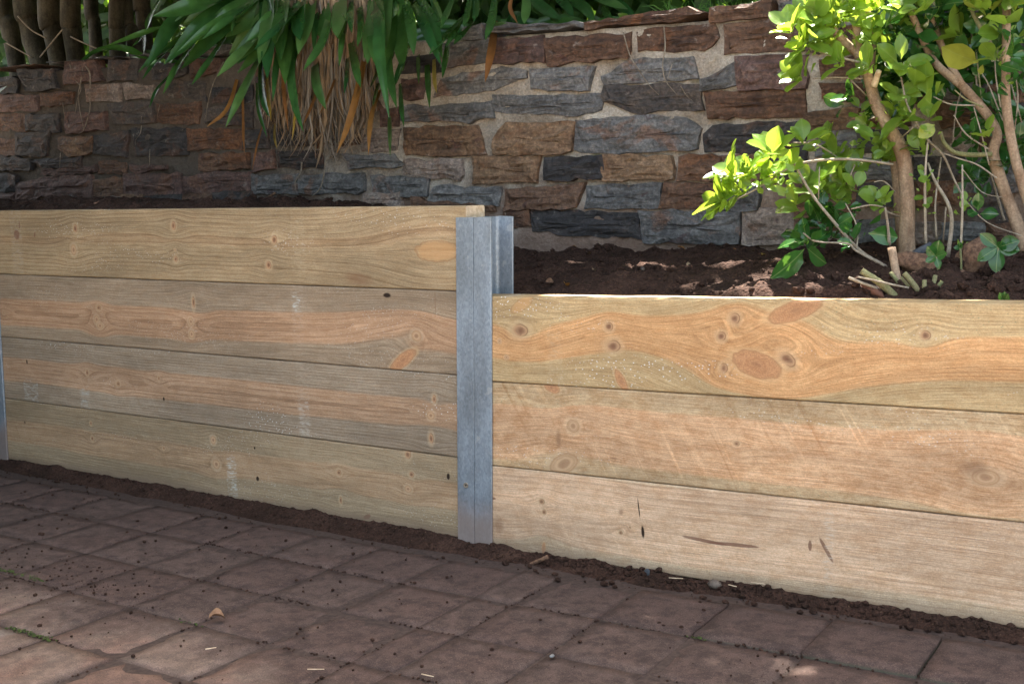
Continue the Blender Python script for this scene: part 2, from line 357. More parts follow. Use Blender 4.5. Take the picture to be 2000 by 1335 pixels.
# ================================================================ TIMBER RETAINING WALL
FY = .007                                                     # front of the sleepers, just behind the post flange
PAN = {'L': (-1.83, .045, 0., .0205), 'R': (.058, 2.30, -.0106, .0414)}   # x0, x1, z at x = 0, rise per metre
def fuv(px, py, pan):
    """photo pixel -> (along, up) on the sleeper stack, metres"""
    x0, x1, z0, s = PAN[pan]; P = at(px, py, FY); return P.x-x0, P.z-(z0+s*P.x)
def wood(name, pan, k, seed, sap, heart, pith, pdepth, Rh, knots, marks=(), ring=.0065, wav=.02, saw=.3, fleck=.3, dirt=0., contrast=.5, mottle=.35):
    b = B(name, .82, .25); o = b.coord(); u, w, v = b.sep(o)
    base = .2*k; us = u + seed*3.7
    nv = b.noise(b.comb(us*.9, v*1.5, seed), 1.0, 2, .5) - .5
    nv2 = b.noise(b.comb(us*3.0, v*5, seed+9), 1.0, 2, .5) - .5
    vv = v + nv*wav*2 + nv2*wav*.3
    dr = None; halo = None
    kl = []
    for kn in knots:
        (px, py, rx, ry), kind = kn[:4], kn[4]; ang = math.radians(kn[5]) if len(kn) > 5 else 0
        a, c = fuv(px, py, pan); sc = 900 if pan == 'R' else 720
        kl.append((a, c-base, rx/sc*1.0, ry/sc*.92, kind, ang))
    for a, c, rx, ry, kind, ang in kl:                          # grain flows round the knots
        if kind in 'mbs': continue
        R = max(rx, ry); gx = (u-a)/(R*3.6+.012); gy = (v-c)/(R*2.1+.012)
        g = b.m('EXPONENT', (gx*gx+gy*gy)*-1.)
        vv = vv - (v-c)*g*.85
        dr = g if dr is None else dr + g
    dv = vv-pith; dw = w + pdepth + nv*.012
    r = b.m('SQRT', dv*dv + dw*dw)
    if dr is not None: r = r + dr*.006
    rw = r + (b.noise(b.comb(us*6, vv*30, w*30), 1., 2, .5)-.5)*.0022
    ph = b.m('FRACT', rw/ring); late = b.m('POWER', ph, 3.2)*b.sm(ph, 1, .93)
    rv = b.noise(b.comb(rw*75, us*.25, seed), 1., 1, .5)          # rings of uneven strength
    late = late*b.sm(rv, .3, .7, .35, 1.2)
    hn = b.noise(b.comb(us*1.6, v*7, seed+3), 1., 3, .5)-.5
    hm = b.sm(r + hn*.022, Rh-.0035, Rh+.0035, 1, 0)
    c = b.mix(hm, sap, heart)
    edge = b.sm(b.m('ABSOLUTE', r+hn*.022-(Rh+.004)), .006, 0, 0, .30); c = b.mix(edge, c, b.scalec(c, 1.18))
    tone = b.noise(b.comb(us*2.2, vv*9, seed+5), 1., 4, .55); c = b.mix(b.sm(tone, .3, .7), b.scalec(c, .80), b.scalec(c, 1.14))
    c = b.mix(late*contrast, c, b.vmul(c, (.44, .34, .28)))
    fib = b.noise(b.comb(us*9, vv*520, w*520), 1., 3, .65); c = b.mix(b.sm(fib, .3, .7), b.scalec(c, .82), b.scalec(c, 1.16))
    fi2 = b.noise(b.comb(us*5, vv*190, w*190), 1., 3, .7); c = b.mix(b.sm(fi2, .32, .68), b.vmul(c, (.91, .88, .85)), b.scalec(c, 1.08))
    fz = b.noise(b.comb(us*150 + v*60, v*300, seed), 1., 3, .75); c = b.mix(b.sm(fz, .3, .72)*(.35+mottle*.9), b.vmul(c, (.88, .84, .80)), b.scalec(c, 1.10))
    mot = b.noise(b.comb(us*26, v*48, seed+2), 1., 4, .7); c = b.mix(b.sm(mot, .38, .66)*mottle, c, b.vmul(c, (.80, .70, .60)))
    gr = b.noise(o, 330, 2, .7); c = b.mix(b.sm(gr, .35, .7), b.scalec(c, .90), b.scalec(c, 1.08))
    # band-saw scratches, slightly slanted
    sl = b.noise(b.comb((us + v*.42 + v*v*.5)*70, v*1.2, seed), 1., 3, .6)
    swz = b.sm(b.noise(b.comb(us*1.8, v*4, seed+21), 1., 2, .5), .38, .62)
    c = b.mix(b.sm(sl, .56, .72)*swz*saw, c, b.scalec(c, 1.35)); c = b.mix(b.sm(sl, .42, .28)*swz*saw*.8, c, b.vmul(c, (.75, .64, .54)))
    # specks: white resin / preservative, a little green, dirt pin-pricks
    zone = b.sm(b.noise(b.comb(us*2.6, v*11, seed+31), 1., 2, .5), .50, .66)
    sp = b.voro(b.comb(u*110, v*160, seed), 1.); c = b.mix(b.sm(sp, .24, .12)*zone*fleck, c, (.70, .72, .70))
    sp2 = b.voro(b.comb(u*90, v*170, seed+7), 1.); c = b.mix(b.sm(sp2, .16, .10)*b.sm(tone, .5, .6)*(1-hm)*.6, c, (.10, .19, .12))
    sp3 = b.voro(b.comb(u*120, v*130, seed+13), 1.); c = b.mix(b.sm(sp3, .11, .06)*b.sm(b.noise(b.comb(us*3, v*7, 2), 1., 2, .5), .5, .65)*.8, c, (.06, .035, .02))
    wob = (b.noise(b.comb(u*60, v*60, seed), 1., 2, .5)-.5)
    for a, cc, rx, ry, kind, ang in kl:
        du, dv_ = u-a, v-cc
        if ang:
            e0 = (du*math.cos(ang) + dv_*math.sin(ang))/rx; e1 = (dv_*math.cos(ang) - du*math.sin(ang))/ry
        else: e0 = du/rx; e1 = dv_/ry
        e = b.m('SQRT', e0*e0 + e1*e1) + wob*.3
        if kind in 'kpo':
            hal = b.sm(e, 3.2, 1.1)*b.sm(e, .9, 1.05); c = b.mix(hal*b.sm(b.m('SINE', e*(9. if kind == 'o' else 7.) + wob*4), .1, 1, 0, .24), c, b.vmul(c, (.62, .50, .40)))
        if kind == 'k':
            kc = b.mix(b.sm(e + wob*.6, .95, .15), (.45, .27, .15), (.19, .095, .055)); kc = b.mix(b.sm(b.m('SINE', e*16. + wob*5), 0, 1, 0, .35), kc, b.scalec(kc, .7))
            c = b.mix(b.sm(e, 2.4, 1.05, 0, .35), c, (.56, .41, .25))
            c = b.mix(b.sm(e, 1.25, .7, 0, .92), c, kc); c = b.mix(b.sm(b.m('ABSOLUTE', e-1.0), .16, .02, 0, .6)*b.sm(e0 + e1*.4, -.6, .7), c, (.13, .06, .03))
        elif kind == 'p':                                       # pale tight knot
            kc = b.mix(b.m('SINE', e*14.)*.5+.5, (.40, .25, .14), (.52, .34, .20)); kc = b.mix(b.sm(e, .7, .05, 0, .8), kc, (.22, .11, .06)); c = b.mix(b.sm(e, 1.9, 1.1, 0, .3), c, (.60, .46, .30))
            c = b.mix(b.sm(e, 1.2, .8, 0, .8), c, kc); c = b.mix(b.sm(b.m('ABSOLUTE', e-1.), .14, .03, 0, .45), c, (.26, .13, .06))
        elif kind == 'o':                                       # orange branch heartwood
            kc = b.mix(b.m('SINE', e*11.+wob*9)*.5+.5, (.41, .19, .09), (.49, .245, .12)); kc = b.mix(b.sm(gr, .4, .65), b.scalec(kc, .78), b.scalec(kc, 1.1)); kc = b.mix(b.sm(e, .35, .02, 0, .7), kc, (.24, .10, .055))
            c = b.mix(b.sm(e, 1.45, 1.0, 0, .5), c, (.55, .36, .19)); c = b.mix(b.sm(e, 1.15, .8, 0, .82), c, kc)
            c = b.mix(b.sm(b.m('ABSOLUTE', e-1.), .10, .01, 0, .35), c, (.24, .10, .045))
        elif kind == 'h':                                       # soft heart flame
            c = b.mix(b.sm(e, 1.1, .75, 0, .6), c, (.50, .28, .12)); c = b.mix(b.sm(b.m('ABSOLUTE', e-1.), .10, .02, 0, .5), c, (.30, .16, .07))
        elif kind == 'b': c = b.mix(b.sm(e, 1.3, .7), c, (.028, .016, .010))
        elif kind == 's': c = b.mix(b.sm(e, 1.5, .3, 0, .55), c, (.19, .10, .055))
        elif kind == 'm': c = b.mix(b.sm(e, 1.15, .85, 0, .85), c, (.19, .095, .06))
    for px0, py0, px1, py1, col, al in marks:                      # strap and paint marks
        a0, c0 = fuv(px0, py1, pan); a1, c1 = fuv(px1, py0, pan); c0 -= base; c1 -= base
        wob = (b.noise(b.comb(u*40, v*90, seed+2), 1., 3, .7)-.5)*.022
        mk = b.sm(u+wob, a0-.004, a0+.004)*b.sm(u+wob, a1+.004, a1-.004)*b.sm(v+wob*2, c0-.012, c0+.006)*b.sm(v+wob*2, c1+.012, c1-.006)
        br = b.sm(b.noise(b.comb(u*60, v*230, seed+4), 1., 3, .6), .46, .66, .05, .8)
        c = b.mix(mk*br*al, c, col)
    if dirt: c = b.mix(b.sm(v + (tone-.5)*.03 + (gr-.5)*.02, .035, .004, 0, dirt), c, (.17, .12, .085))
    c = b.mix(b.sm(v + hn*.01, .190, .1995, 0, .15), c, b.scalec(c, .6))
    fb = b.noise(b.comb(us*9, v*520, w*520), 1., 2, .65)
    return b.done(c, fb*.6 + sl*saw*.8 + gr*.35, .55, .0016)
def Z6(l): return [(x/1.8537, 380+y/1.8537, a/1.8537, c/1.8537, *r) for x, y, a, c, *r in l]
def Z7(l): return [(940+x/2.384, 560+y/2.384, a/2.384, c/2.384, *r) for x, y, a, c, *r in l]
def Z8(l): return [(1440+x/2.384, 560+y/2.384, a/2.384, c/2.384, *r) for x, y, a, c, *r in l]
SAPL, SAPG = (.335, .275, .175), (.265, .245, .19)
W_L = [
 wood('pine_left_1', 'L', 0, 1.1, (.35, .278, .185), (.42, .30, .19), .10, .030, .048, Z6([(331,828,6,8,'k'),(335,882,7,10,'k'),(595,918,6,6,'k'),(775,888,13,16,'p'),(785,975,18,18,'p'),(925,917,4,5,'b'),(934,1027,7,9,'b'),(1230,1005,10,10,'k'),(1481,940,12,15,'k'),(1494,1013,10,10,'k'),(1480,1065,14,12,'p'),(1627,1020,6,11,'b'),(1235,1105,6,13,'k'),(1330,1165,8,17,'m',-65),(92,824,3,6,'b')]),
      [(447, 895, 462, 985, (.55,.58,.54), .75), (597, 850, 607, 862, (.6,.6,.55), .3), (590, 850, 606, 1040, (.42,.34,.24), .15)], dirt=.6, wav=.018, ring=.0075, contrast=.5),
 wood('pine_left_2', 'L', 1, 2.3, (.345, .285, .215), (.45, .31, .205), .095, .022, .043, Z6([(102,605,4,10,'b'),(320,645,8,12,'k'),(432,685,10,10,'k'),(580,665,5,9,'k'),(597,740,4,8,'b'),(1580,740,8,14,'k'),(1567,800,14,14,'p'),(1567,883,9,18,'k')]),
      [(588, 785, 606, 850, (.55,.57,.54), .5), (585, 690, 606, 850, (.47,.38,.29), .4), (50, 745, 75, 785, (.5,.53,.5), .5), (160, 760, 176, 800, (.5,.53,.5), .5)], ring=.0075, saw=.35, fleck=.75, wav=.014, contrast=.6),
 wood('pine_left_3', 'L', 2, 3.9, (.335, .265, .19), (.46, .305, .195), .085, .028, .050, Z6([(366,410,12,10,'k'),(358,452,14,16,'p'),(370,475,16,12,'p'),(710,390,8,22,'k'),(700,460,12,15,'p'),(702,505,13,15,'p'),(1520,512,18,18,'p'),(1415,365,15,8,'b'),(1470,600,62,22,'o',35),(20,427,9,9,'p'),(1590,390,2,45,'s')]),
      [(575, 535, 598, 620, (.47,.39,.31), .4), (578, 580, 593, 606, (.58,.64,.62), .7), (578, 620, 597, 690, (.47,.39,.31), .35)], saw=.2, wav=.022, ring=.0075, contrast=.5),
 wood('pine_left_4', 'L', 3, 5.2, (.385, .298, .185), (.40, .295, .18), .115, .004, .014, Z6([(284,123,12,16,'k'),(277,200,16,22,'p'),(641,113,11,17,'k'),(646,200,6,5,'p'),(648,234,10,11,'k'),(1008,163,12,16,'k'),(985,256,12,14,'k'),(1600,205,85,36,'h'),(70,145,18,22,'m',20),(80,110,4,18,'m'),(136,145,4,12,'m',-20),(1310,305,60,22,'s',-8)]),
      [(578, 412, 603, 535, (.50,.42,.29), .32), (30, 395, 44, 530, (.45,.42,.36), .3)], ring=.0115, wav=.032, contrast=.75, fleck=.5, saw=.15)]
W_R = [
 wood('pine_right_1', 'R', 0, 7.7, (.54, .42, .29), (.66, .475, .325), .115, .05, .098, Z7([(290,1000,16,14,'k'),(300,1048,12,14,'k'),(292,1215,10,32,'o',-8),(660,1050,12,14,'s'),(655,1145,10,10,'k'),(700,1120,6,6,'k'),(760,1140,8,30,'b',4),(745,1030,3,50,'b',6),(1050,1182,110,9,'m',-4),(1180,1200,125,9,'m',2),(65,985,14,7,'m'),(85,1110,30,45,'s')])+Z8([(425,1225,60,9,'m',-60),(350,1205,8,25,'m')]),
      [(1611, 1003, 1637, 1185, (.60,.50,.39), .75), (1118, 930, 1136, 1100, (.50,.40,.29), .25)], ring=.011, wav=.022, contrast=.38, dirt=.5, saw=.35, fleck=.15, mottle=.6),
 wood('pine_right_2', 'R', 1, 9.4, (.49, .365, .225), (.62, .405, .245), .085, .035, .076, Z7([(450,650,32,32,'p'),(355,470,45,26,'o',-20),(400,825,80,48,'p',25),(1215,733,14,12,'k'),(380,710,14,45,'s'),(640,800,20,6,'s')])+Z8([(1190,890,50,32,'p'),(1135,845,55,35,'s')]),
      [], ring=.007, wav=.018, contrast=.28, saw=.9, fleck=.5, mottle=.8),
 wood('pine_right_3', 'R', 2, 11.8, (.50, .375, .21), (.61, .37, .185), .105, .018, .046, Z7([(218,205,42,32,'k'),(120,255,10,12,'p'),(150,330,12,10,'p'),(637,188,20,20,'k'),(655,278,34,28,'k'),(685,440,55,24,'o',-60),(1232,148,22,25,'k'),(1165,232,20,20,'k'),(1170,380,18,22,'k'),(230,85,70,30,'h',30)])+Z8([(135,365,112,60,'o',-15),(330,110,125,45,'o',20),(280,340,38,26,'k',-35),(935,228,20,20,'k')]),
      [(1083, 650, 1113, 748, (.45,.36,.24), .4)], ring=.0065, wav=.014, contrast=.34, saw=.15, fleck=1.0, mottle=.5)]
def sleeper_mesh(L, seed, t=.078):
    """sawn sleeper: section with eased arrises swept along its length, slightly uneven"""
    h = .1988; e = .0035
    sec = [(0, e), (e*.35, e*.35), (e, 0), (t-e, 0), (t, e), (t, h-e), (t-e, h), (e, h), (e*.35, h-e*.35), (0, h-e)]
    n = int(L/.035); V, F, m = [], [], len(sec)
    for i in range(n+1):
        u = L*i/n
        for (y, z) in sec:
            j = .0011*mn.noise(Vector((u*7+seed*11, y*30, z*9))) + .0005*mn.noise(Vector((u*45+seed, y*40, z*40)))
            V.append((u, y + (j if y < t/2 else 0), z + (j if z > h/2 else -j*.6)))
    for i in range(n):
        for s in range(m): F.append((i*m+s, (i+1)*m+s, (i+1)*m+(s+1) % m, i*m+(s+1) % m))
    V += [(0, t/2, h/2), (L, t/2, h/2)]; a, c = len(V)-2, len(V)-1
    for s in range(m): F.append((s, (s+1) % m, a)); F.append((n*m+(s+1) % m, n*m+s, c))
    me = mesh('sleeper', V, F, False); me['ends'] = n*m; return me
for pan, mats, lab in (('L', W_L, 'timber retaining wall of four stacked pale pine sleepers, the higher section'),
                       ('R', W_R, 'timber retaining wall of three stacked warm orange pine sleepers, the lower section')):
    x0, x1, z0, s = PAN[pan]; r = empty('timber_wall', (x0, FY, z0 + s*x0)); r.rotation_euler = (0, -math.atan(s), 0)
    tag(r, lab, 'retaining wall', kind='thing')
    for k, mt in enumerate(mats):
        so_ = link('sleeper', sleeper_mesh(x1-x0-.001*k*(k % 2), k+(7 if pan == 'R' else 0)), mt, r, (0, .0006*(k % 2), .2*k)); so_.data.materials.append(M_CUT)
        for f_ in list(so_.data.polygons)[so_.data['ends']:]: f_.material_index = 1
    r.location.z += 0
# ---- galvanised posts: two channels back to back
def channel(sgn, top, seed):
    """half of the H post: rolled C section, flange 50, depth 98, with fillets at the web"""
    tf, D, wd, R = .0062, .0985, .0492, .009; x = .0006
    arc = lambda cx, cy, a0, a1: [(cx + R*math.cos(math.radians(a0+(a1-a0)*i/5)), cy + R*math.sin(math.radians(a0+(a1-a0)*i/5))) for i in range(6)]
    P = [(x+.001, 0), (wd-.0012, 0), (wd, .0012), (wd, tf-.001), (wd-.001, tf)] + arc(x+.005+R, tf+R, 270, 180) + arc(x+.005+R, D-tf-R, 180, 90) \
        + [(wd-.001, D-tf), (wd, D-tf+.001), (wd, D-.0012), (wd-.0012, D), (x+.001, D), (x, D-.001), (x, .001)]
    V, F, m = [], [], len(P); zs = [-.12, -.02, .1, .25, .4, .55, .7, top-.004, top]
    for z in zs:
        for px, py in P:
            V.append((sgn*px, py, z + (.0022*mn.noise(Vector((px*120*sgn, py*40, seed))) if z == top else 0)))
    for i in range(len(zs)-1):
        for s in range(m): F.append((i*m+s, i*m+(s+1) % m, (i+1)*m+(s+1) % m, (i+1)*m+s))
    F.append(tuple((len(zs)-1)*m+s for s in range(m)))
    if sgn < 0: F = [f[::-1] for f in F]
    me = mesh('channel', V, F, False); return me
def post(X0, top, lab, bolt=None, zb=0):
    r = empty('steel_post', (X0, 0, zb)); tag(r, lab, 'post', 'galvanised steel posts of the timber wall')
    for sg in (-1, 1): link('channel', channel(sg, top - zb + (.001 if sg > 0 else 0), X0+sg), M_STEEL, r)
    if bolt:
        V, F = [], []; n = 16
        prof = [(.0068, .001), (.0068, -.0012), (.0052, -.0016), (.0046, -.0004), (.002, -.0008)]
        for i in range(n):
            for (q, d) in prof: V.append((bolt[0]+q*math.cos(i*2*math.pi/n), d, bolt[1]-zb+q*math.sin(i*2*math.pi/n)))
        m = len(prof)
        for i in range(n):
            for s in range(m-1): F.append((i*m+s, ((i+1) % n)*m+s, ((i+1) % n)*m+s+1, i*m+s+1))
        F.append(tuple(i*m+m-1 for i in range(n))[::-1]); link('rivet', mesh('rivet', V, F), M_RIVET, r)
M_RIVET = plain('rusty_rivet', (.16, .12, .085), (.28, .24, .19), 200, .6)
Pb = at(910, 947, 0)
post(.0508, .7725, 'galvanised steel post with a split front flange between the two timber walls', (Pb.x-.0508, Pb.z))
post(-1.826, .735, 'galvanised steel post at the far end of the higher timber wall', None, -.06)

# ================================================================ STONE WALL
sw = empty('stone_wall', (-.6, WALL, .6))
tag(sw, 'old rubble wall of grey, brown and rust coloured stones set in sandy mortar', 'stone wall', kind='thing')
def child(name, me, mat, par, world=(0, 0, 0)):
    o = link(name, me, mat, par); o.location = Vector(world) - par.location; return o
WX0, WX1 = -4.3, 2.05
WTOP = lambda x: 1.325 + .008*fbm(x*2.1, 3, 0, 3) - .008*ss(-2.4, -3.1, x) - .004
xs = np.arange(WX0, WX1, .013); zs = np.arange(.5, 1.30, .013)
def mort(x, z):
    zz = .5 + (z-.5)*(WTOP(x)-.014-.5)/.8
    return (x, WALL + .010*fbm(x*6, zz*8, 2, 4) + .005*fbm(x*30, zz*30, 5, 3), zz)
V = [mort(x, z) for z in zs for x in xs]; n = len(xs); m = len(zs)
F = [(j*n+i, j*n+i+1, (j+1)*n+i+1, (j+1)*n+i) for j in range(m-1) for i in range(n-1)]
k0 = len(V); V += [(x, WALL+.24, WTOP(x)-.02) for x in xs] + [(x, WALL+.24, .5) for x in xs]
for i in range(n-1):
    F.append(((m-1)*n+i, (m-1)*n+i+1, k0+i+1, k0+i)); F.append((k0+i, k0+i+1, k0+n+i+1, k0+n+i))
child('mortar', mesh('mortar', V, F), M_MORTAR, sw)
ZA = lambda q: [(x/3.927, 80+y/3.927) for x, y in q]
ZB = lambda q: [(350+x/3.927, 80+y/3.927) for x, y in q]
ZC = lambda q: [(750+x/2.782, 20+y/2.782) for x, y in q]
ZD = lambda q: [(1150+x/2.671, y/2.671) for x, y in q]
ZE = lambda q: [(1550+x/2.671, y/2.671) for x, y in q]
STONES = []
def st(zf, c, *v): STONES.append((c, zf([(v[i], v[i+1]) for i in range(0, len(v), 2)])))
# -- left part
st(ZA,'b',20,150,300,130,300,190,30,205); st(ZA,'d',390,125,780,85,1040,65,1040,110,640,130,400,170); st(ZA,'g',1045,65,1320,60,1200,105,1048,108)
st(ZA,'d',160,225,430,225,460,360,230,385); st(ZA,'r',525,165,740,135,800,300,530,320); st(ZA,'d',865,160,1090,155,1060,290,860,305)
st(ZA,'d',1180,180,1440,190,1440,260,1190,290); st(ZA,'d',-10,290,150,290,145,390,-10,400); st(ZA,'r',-10,420,305,425,300,520,-10,540)
st(ZA,'b',330,410,570,400,570,480,330,500); st(ZA,'p',680,350,930,340,930,460,690,455); st(ZA,'p',965,335,1190,345,1180,430,990,440)
st(ZA,'d',1290,320,1580,310,1590,450,1290,430); st(ZA,'b',-10,565,190,570,205,680,-10,685); st(ZA,'d',220,580,460,570,460,690,215,680)
st(ZA,'r',525,560,820,560,820,670,530,710); st(ZA,'d',850,485,1180,480,1200,620,900,625); st(ZA,'b',1225,500,1540,490,1530,630,1220,620)
st(ZA,'d',150,715,400,710,360,880,140,870); st(ZA,'b',-10,760,130,760,130,870,-10,870); st(ZA,'o',470,745,730,740,720,860,560,880,480,830)
st(ZA,'d',745,740,1000,700,970,880,735,860); st(ZA,'d',1020,680,1430,680,1440,870,1060,870); st(ZA,'d',-10,885,240,910,250,990,-10,990)
st(ZA,'d',262,920,640,890,640,955,340,970); st(ZA,'r',350,988,740,966,740,1010,340,1025); st(ZA,'b',770,930,960,930,980,1010,770,1010)
st(ZA,'r',1030,960,1290,950,1290,990,1030,1000); st(ZA,'r',150,1090,400,1045,715,1035,715,1180,430,1185,150,1220); st(ZA,'b',735,1070,950,1050,955,1190,740,1190)
st(ZA,'r',970,1030,1395,1025,1395,1175,980,1170); st(ZA,'d',-10,1020,140,1040,130,1150,-10,1150); st(ZA,'r',-10,1165,130,1165,110,1270,-10,1275)
st(ZA,'o',145,1240,430,1198,430,1262,160,1268); st(ZA,'d',440,1205,730,1200,730,1280,450,1280); st(ZA,'p',740,1210,940,1200,940,1275,745,1275)
st(ZA,'o',960,1195,1115,1185,1115,1250,960,1255); st(ZA,'d',1130,1190,1410,1185,1410,1270,1130,1270)
# -- under and beside the strap leaves
st(ZB,'g',150,50,430,30,400,90,170,110); st(ZB,'r',115,150,340,140,330,230,120,270); st(ZB,'d',275,370,560,350,560,470,270,470)
st(ZB,'d',220,520,580,500,580,655,230,620); st(ZB,'b',70,690,485,680,480,820,80,830); st(ZB,'d',500,700,690,680,690,810,500,820)
st(ZB,'b',175,880,530,865,530,970,180,990); st(ZB,'r',590,870,740,850,750,970,590,985); st(ZB,'d',780,860,1110,850,1110,970,780,960)
st(ZB,'g',1290,885,1660,885,1735,935,1700,958,1330,965); st(ZB,'r',45,1050,250,1015,550,1010,555,1150,50,1160); st(ZB,'g',570,1040,915,1030,915,1165,580,1160)
st(ZB,'g',930,1040,1420,1030,1420,1150,940,1160); st(ZB,'d',290,1175,580,1165,570,1275,300,1275); st(ZB,'b',10,1180,260,1172,275,1272,10,1272)
st(ZB,'p',1425,690,1690,690,1685,835,1405,830); st(ZB,'b',590,140,900,120,890,240,600,260); st(ZB,'d',930,130,1250,110,1250,230,930,240)
st(ZB,'b',1270,110,1500,100,1500,230,1270,240); st(ZB,'d',600,290,880,280,880,400,600,420); st(ZB,'b',910,270,1260,260,1260,390,910,400)
st(ZB,'d',1290,260,1480,255,1480,380,1290,390); st(ZB,'r',610,470,860,460,860,600,620,620); st(ZB,'d',900,440,1290,420,1300,560,900,580)
st(ZB,'b',1320,420,1480,410,1560,520,1330,560); st(ZB,'r',1560,540,1680,530,1670,640,1560,650); st(ZB,'d',720,690,1040,620,1040,790,730,800)
st(ZB,'b',1070,610,1380,600,1380,790,1070,800); st(ZB,'g',440,40,760,25,760,80,450,95); st(ZB,'g',780,25,1180,5,1180,60,780,75); st(ZB,'d',1200,0,1500,-10,1500,55,1200,60)
st(ZB,'p',1440,1180,1700,1175,1720,1262,1460,1265)
# -- middle
st(ZC,'g',615,88,1095,72,1100,95,620,122); st(ZC,'g',455,100,545,95,545,150,440,155); st(ZC,'g',330,195,585,172,580,285,330,300)
st(ZC,'r',600,158,865,150,868,275,590,285); st(ZC,'b',880,165,1345,128,1320,255,910,295); st(ZC,'g',320,375,640,320,772,335,768,375,600,425,280,465)
st(ZC,'g',808,325,1140,318,1110,428,815,425); st(ZC,'g',600,470,1185,465,1180,535,1050,570,605,555); st(ZC,'g',110,535,590,505,598,580,470,600,115,600)
st(ZC,'o',125,650,500,635,565,780,135,785); st(ZC,'o',680,620,1040,610,1015,765,980,782,605,775,612,700)
STONES.append(('g', [(1129,240),(1250,229),(1340,232),(1366,250),(1360,290),(1262,296),(1150,297),(1127,290)]))
st(ZC,'p',130,818,430,818,440,885,410,908,125,905); st(ZC,'o',490,810,850,800,830,925,500,930); st(ZC,'d',890,810,1190,800,1200,905,890,920)
st(ZC,'g',-50,908,238,910,238,1000,-42,1000); st(ZC,'g',285,960,640,970,620,1050,250,1030); st(ZC,'b',680,970,1080,950,1050,1060,670,1080)
st(ZC,'d',120,265,320,250,310,320,115,335); st(ZC,'r',110,390,225,380,215,470,110,480); st(ZC,'b',160,1020,245,1038,600,1062,600,1085,160,1075)
STONES += [('g', [(1150,366),(1292,361),(1290,401),(1146,403)]), ('b', [(1300,361),(1412,360),(1395,404),(1294,402)]), ('d', [(1042,415),(1247,420),(1248,462),(1140,460),(1046,450)]),
 ('g', [(1253,415),(1446,415),(1444,473),(1262,470)]), ('p', [(1453,412),(1552,408),(1560,474),(1453,475)]), ('b', [(985,408),(1032,412),(1036,440),(985,446)])]
# -- right
st(ZD,'b',0,125,520,55,610,80,480,110,120,138,0,155); st(ZD,'b',650,55,950,15,950,80,650,115); st(ZD,'g',1005,18,1180,10,1180,60,1010,62)
st(ZD,'b',265,165,660,130,680,190,600,260,260,260); st(ZD,'b',715,135,1160,100,1160,250,725,275); st(ZD,'g',80,400,250,320,540,310,565,405,90,435)
st(ZD,'d',90,458,585,448,590,565,240,582,95,530); st(ZD,'g',600,425,770,330,765,450,592,470); st(ZD,'r',785,300,1140,300,1140,460,790,460)
st(ZD,'b',612,490,1120,480,1133,600,630,612); st(ZD,'d',715,652,1135,642,1135,800,620,788,612,695); st(ZD,'b',490,820,690,820,690,925,490,935)
st(ZD,'o',95,820,430,820,440,930,95,930); st(ZD,'g',760,960,890,970,885,1090,700,1085); st(ZD,'b',700,820,900,815,900,930,705,930); st(ZD,'d',920,820,1130,820,1130,930,920,930)
st(ZE,'b',150,320,330,310,350,400,160,400); st(ZE,'b',150,450,370,440,370,530,160,520); st(ZE,'o',68,600,340,565,330,660,70,680); st(ZE,'g',150,700,330,682,330,800,130,800)
st(ZE,'o',740,555,1060,545,1060,650,780,650); st(ZE,'p',770,690,960,665,930,790,800,800); st(ZE,'d',900,1035,1110,1015,1110,1150,920,1160); st(ZE,'d',640,830,880,830,880,930,640,930)
st(ZE,'g',340,1150,540,1150,540,1250,340,1250); st(ZE,'p',640,1170,760,1170,760,1260,640,1260); st(ZE,'g',360,830,600,830,600,930,360,930); st(ZE,'b',0,960,330,955,330,1060,0,1060)
st(ZE,'d',350,960,620,960,620,1060,350,1060); st(ZE,'b',650,960,860,955,860,1060,650,1060); st(ZE,'g',780,1170,1000,1170,1000,1250,780,1250); st(ZE,'b',1020,1175,1220,1170,1220,1260,1020,1260)
st(ZE,'b',370,560,600,555,600,660,370,660); st(ZE,'d',350,690,700,690,700,790,350,790); st(ZE,'g',400,310,640,305,640,400,400,400); st(ZE,'r',420,440,700,435,700,530,420,530)
st(ZE,'d',20,120,240,110,240,260,20,270); st(ZE,'b',270,150,560,140,560,270,270,270); st(ZE,'g',590,140,860,130,860,270,590,270); st(ZE,'d',890,140,1190,130,1190,270,890,280)
st(ZE,'b',670,310,950,300,950,410,670,410); st(ZE,'d',980,310,1210,305,1210,410,980,410); st(ZE,'g',730,440,1000,435,1000,520,730,520); st(ZE,'b',1030,440,1210,435,1210,520,1030,520)
st(ZE,'g',10,30,330,0,330,70,10,90); st(ZE,'b',350,0,690,-30,690,70,350,90); st(ZE,'d',720,-30,1190,-60,1190,60,720,90); st(ZE,'d',1090,560,1220,555,1220,660,1090,660)
st(ZE,'b',980,690,1210,685,1210,800,980,800); st(ZE,'g',910,830,1200,830,1200,990,910,990); st(ZE,'b',20,1090,300,1090,300,1180,20,1185)
POLY = [(c, [((P := at(x, y, WALL)).x, P.z) for x, y in q]) for c, q in STONES]
def fill(xa, xb):                                              # the wall goes on beyond the picture
    z = .55
    while z < 1.27:
        h = U(.075, .115); x = xa + U(0, .08)
        while x < xb:
            w = U(.14, .36)
            if x + w < xb + .1: POLY.append((RNG.choice('gdbrdbp'), [(x, z+h-.012), (x+w, z+h-U(.008, .02)), (x+w-U(0, .02), z+U(0, .01)), (x+U(0, .02), z)]))
            x += w + U(.012, .03)
        z += h + .012
fill(-4.25, -3.12); fill(1.14, 2.0)
POLY = [(c, [(x, min(z, WTOP(x)+.012)) for x, z in q]) for c, q in POLY]
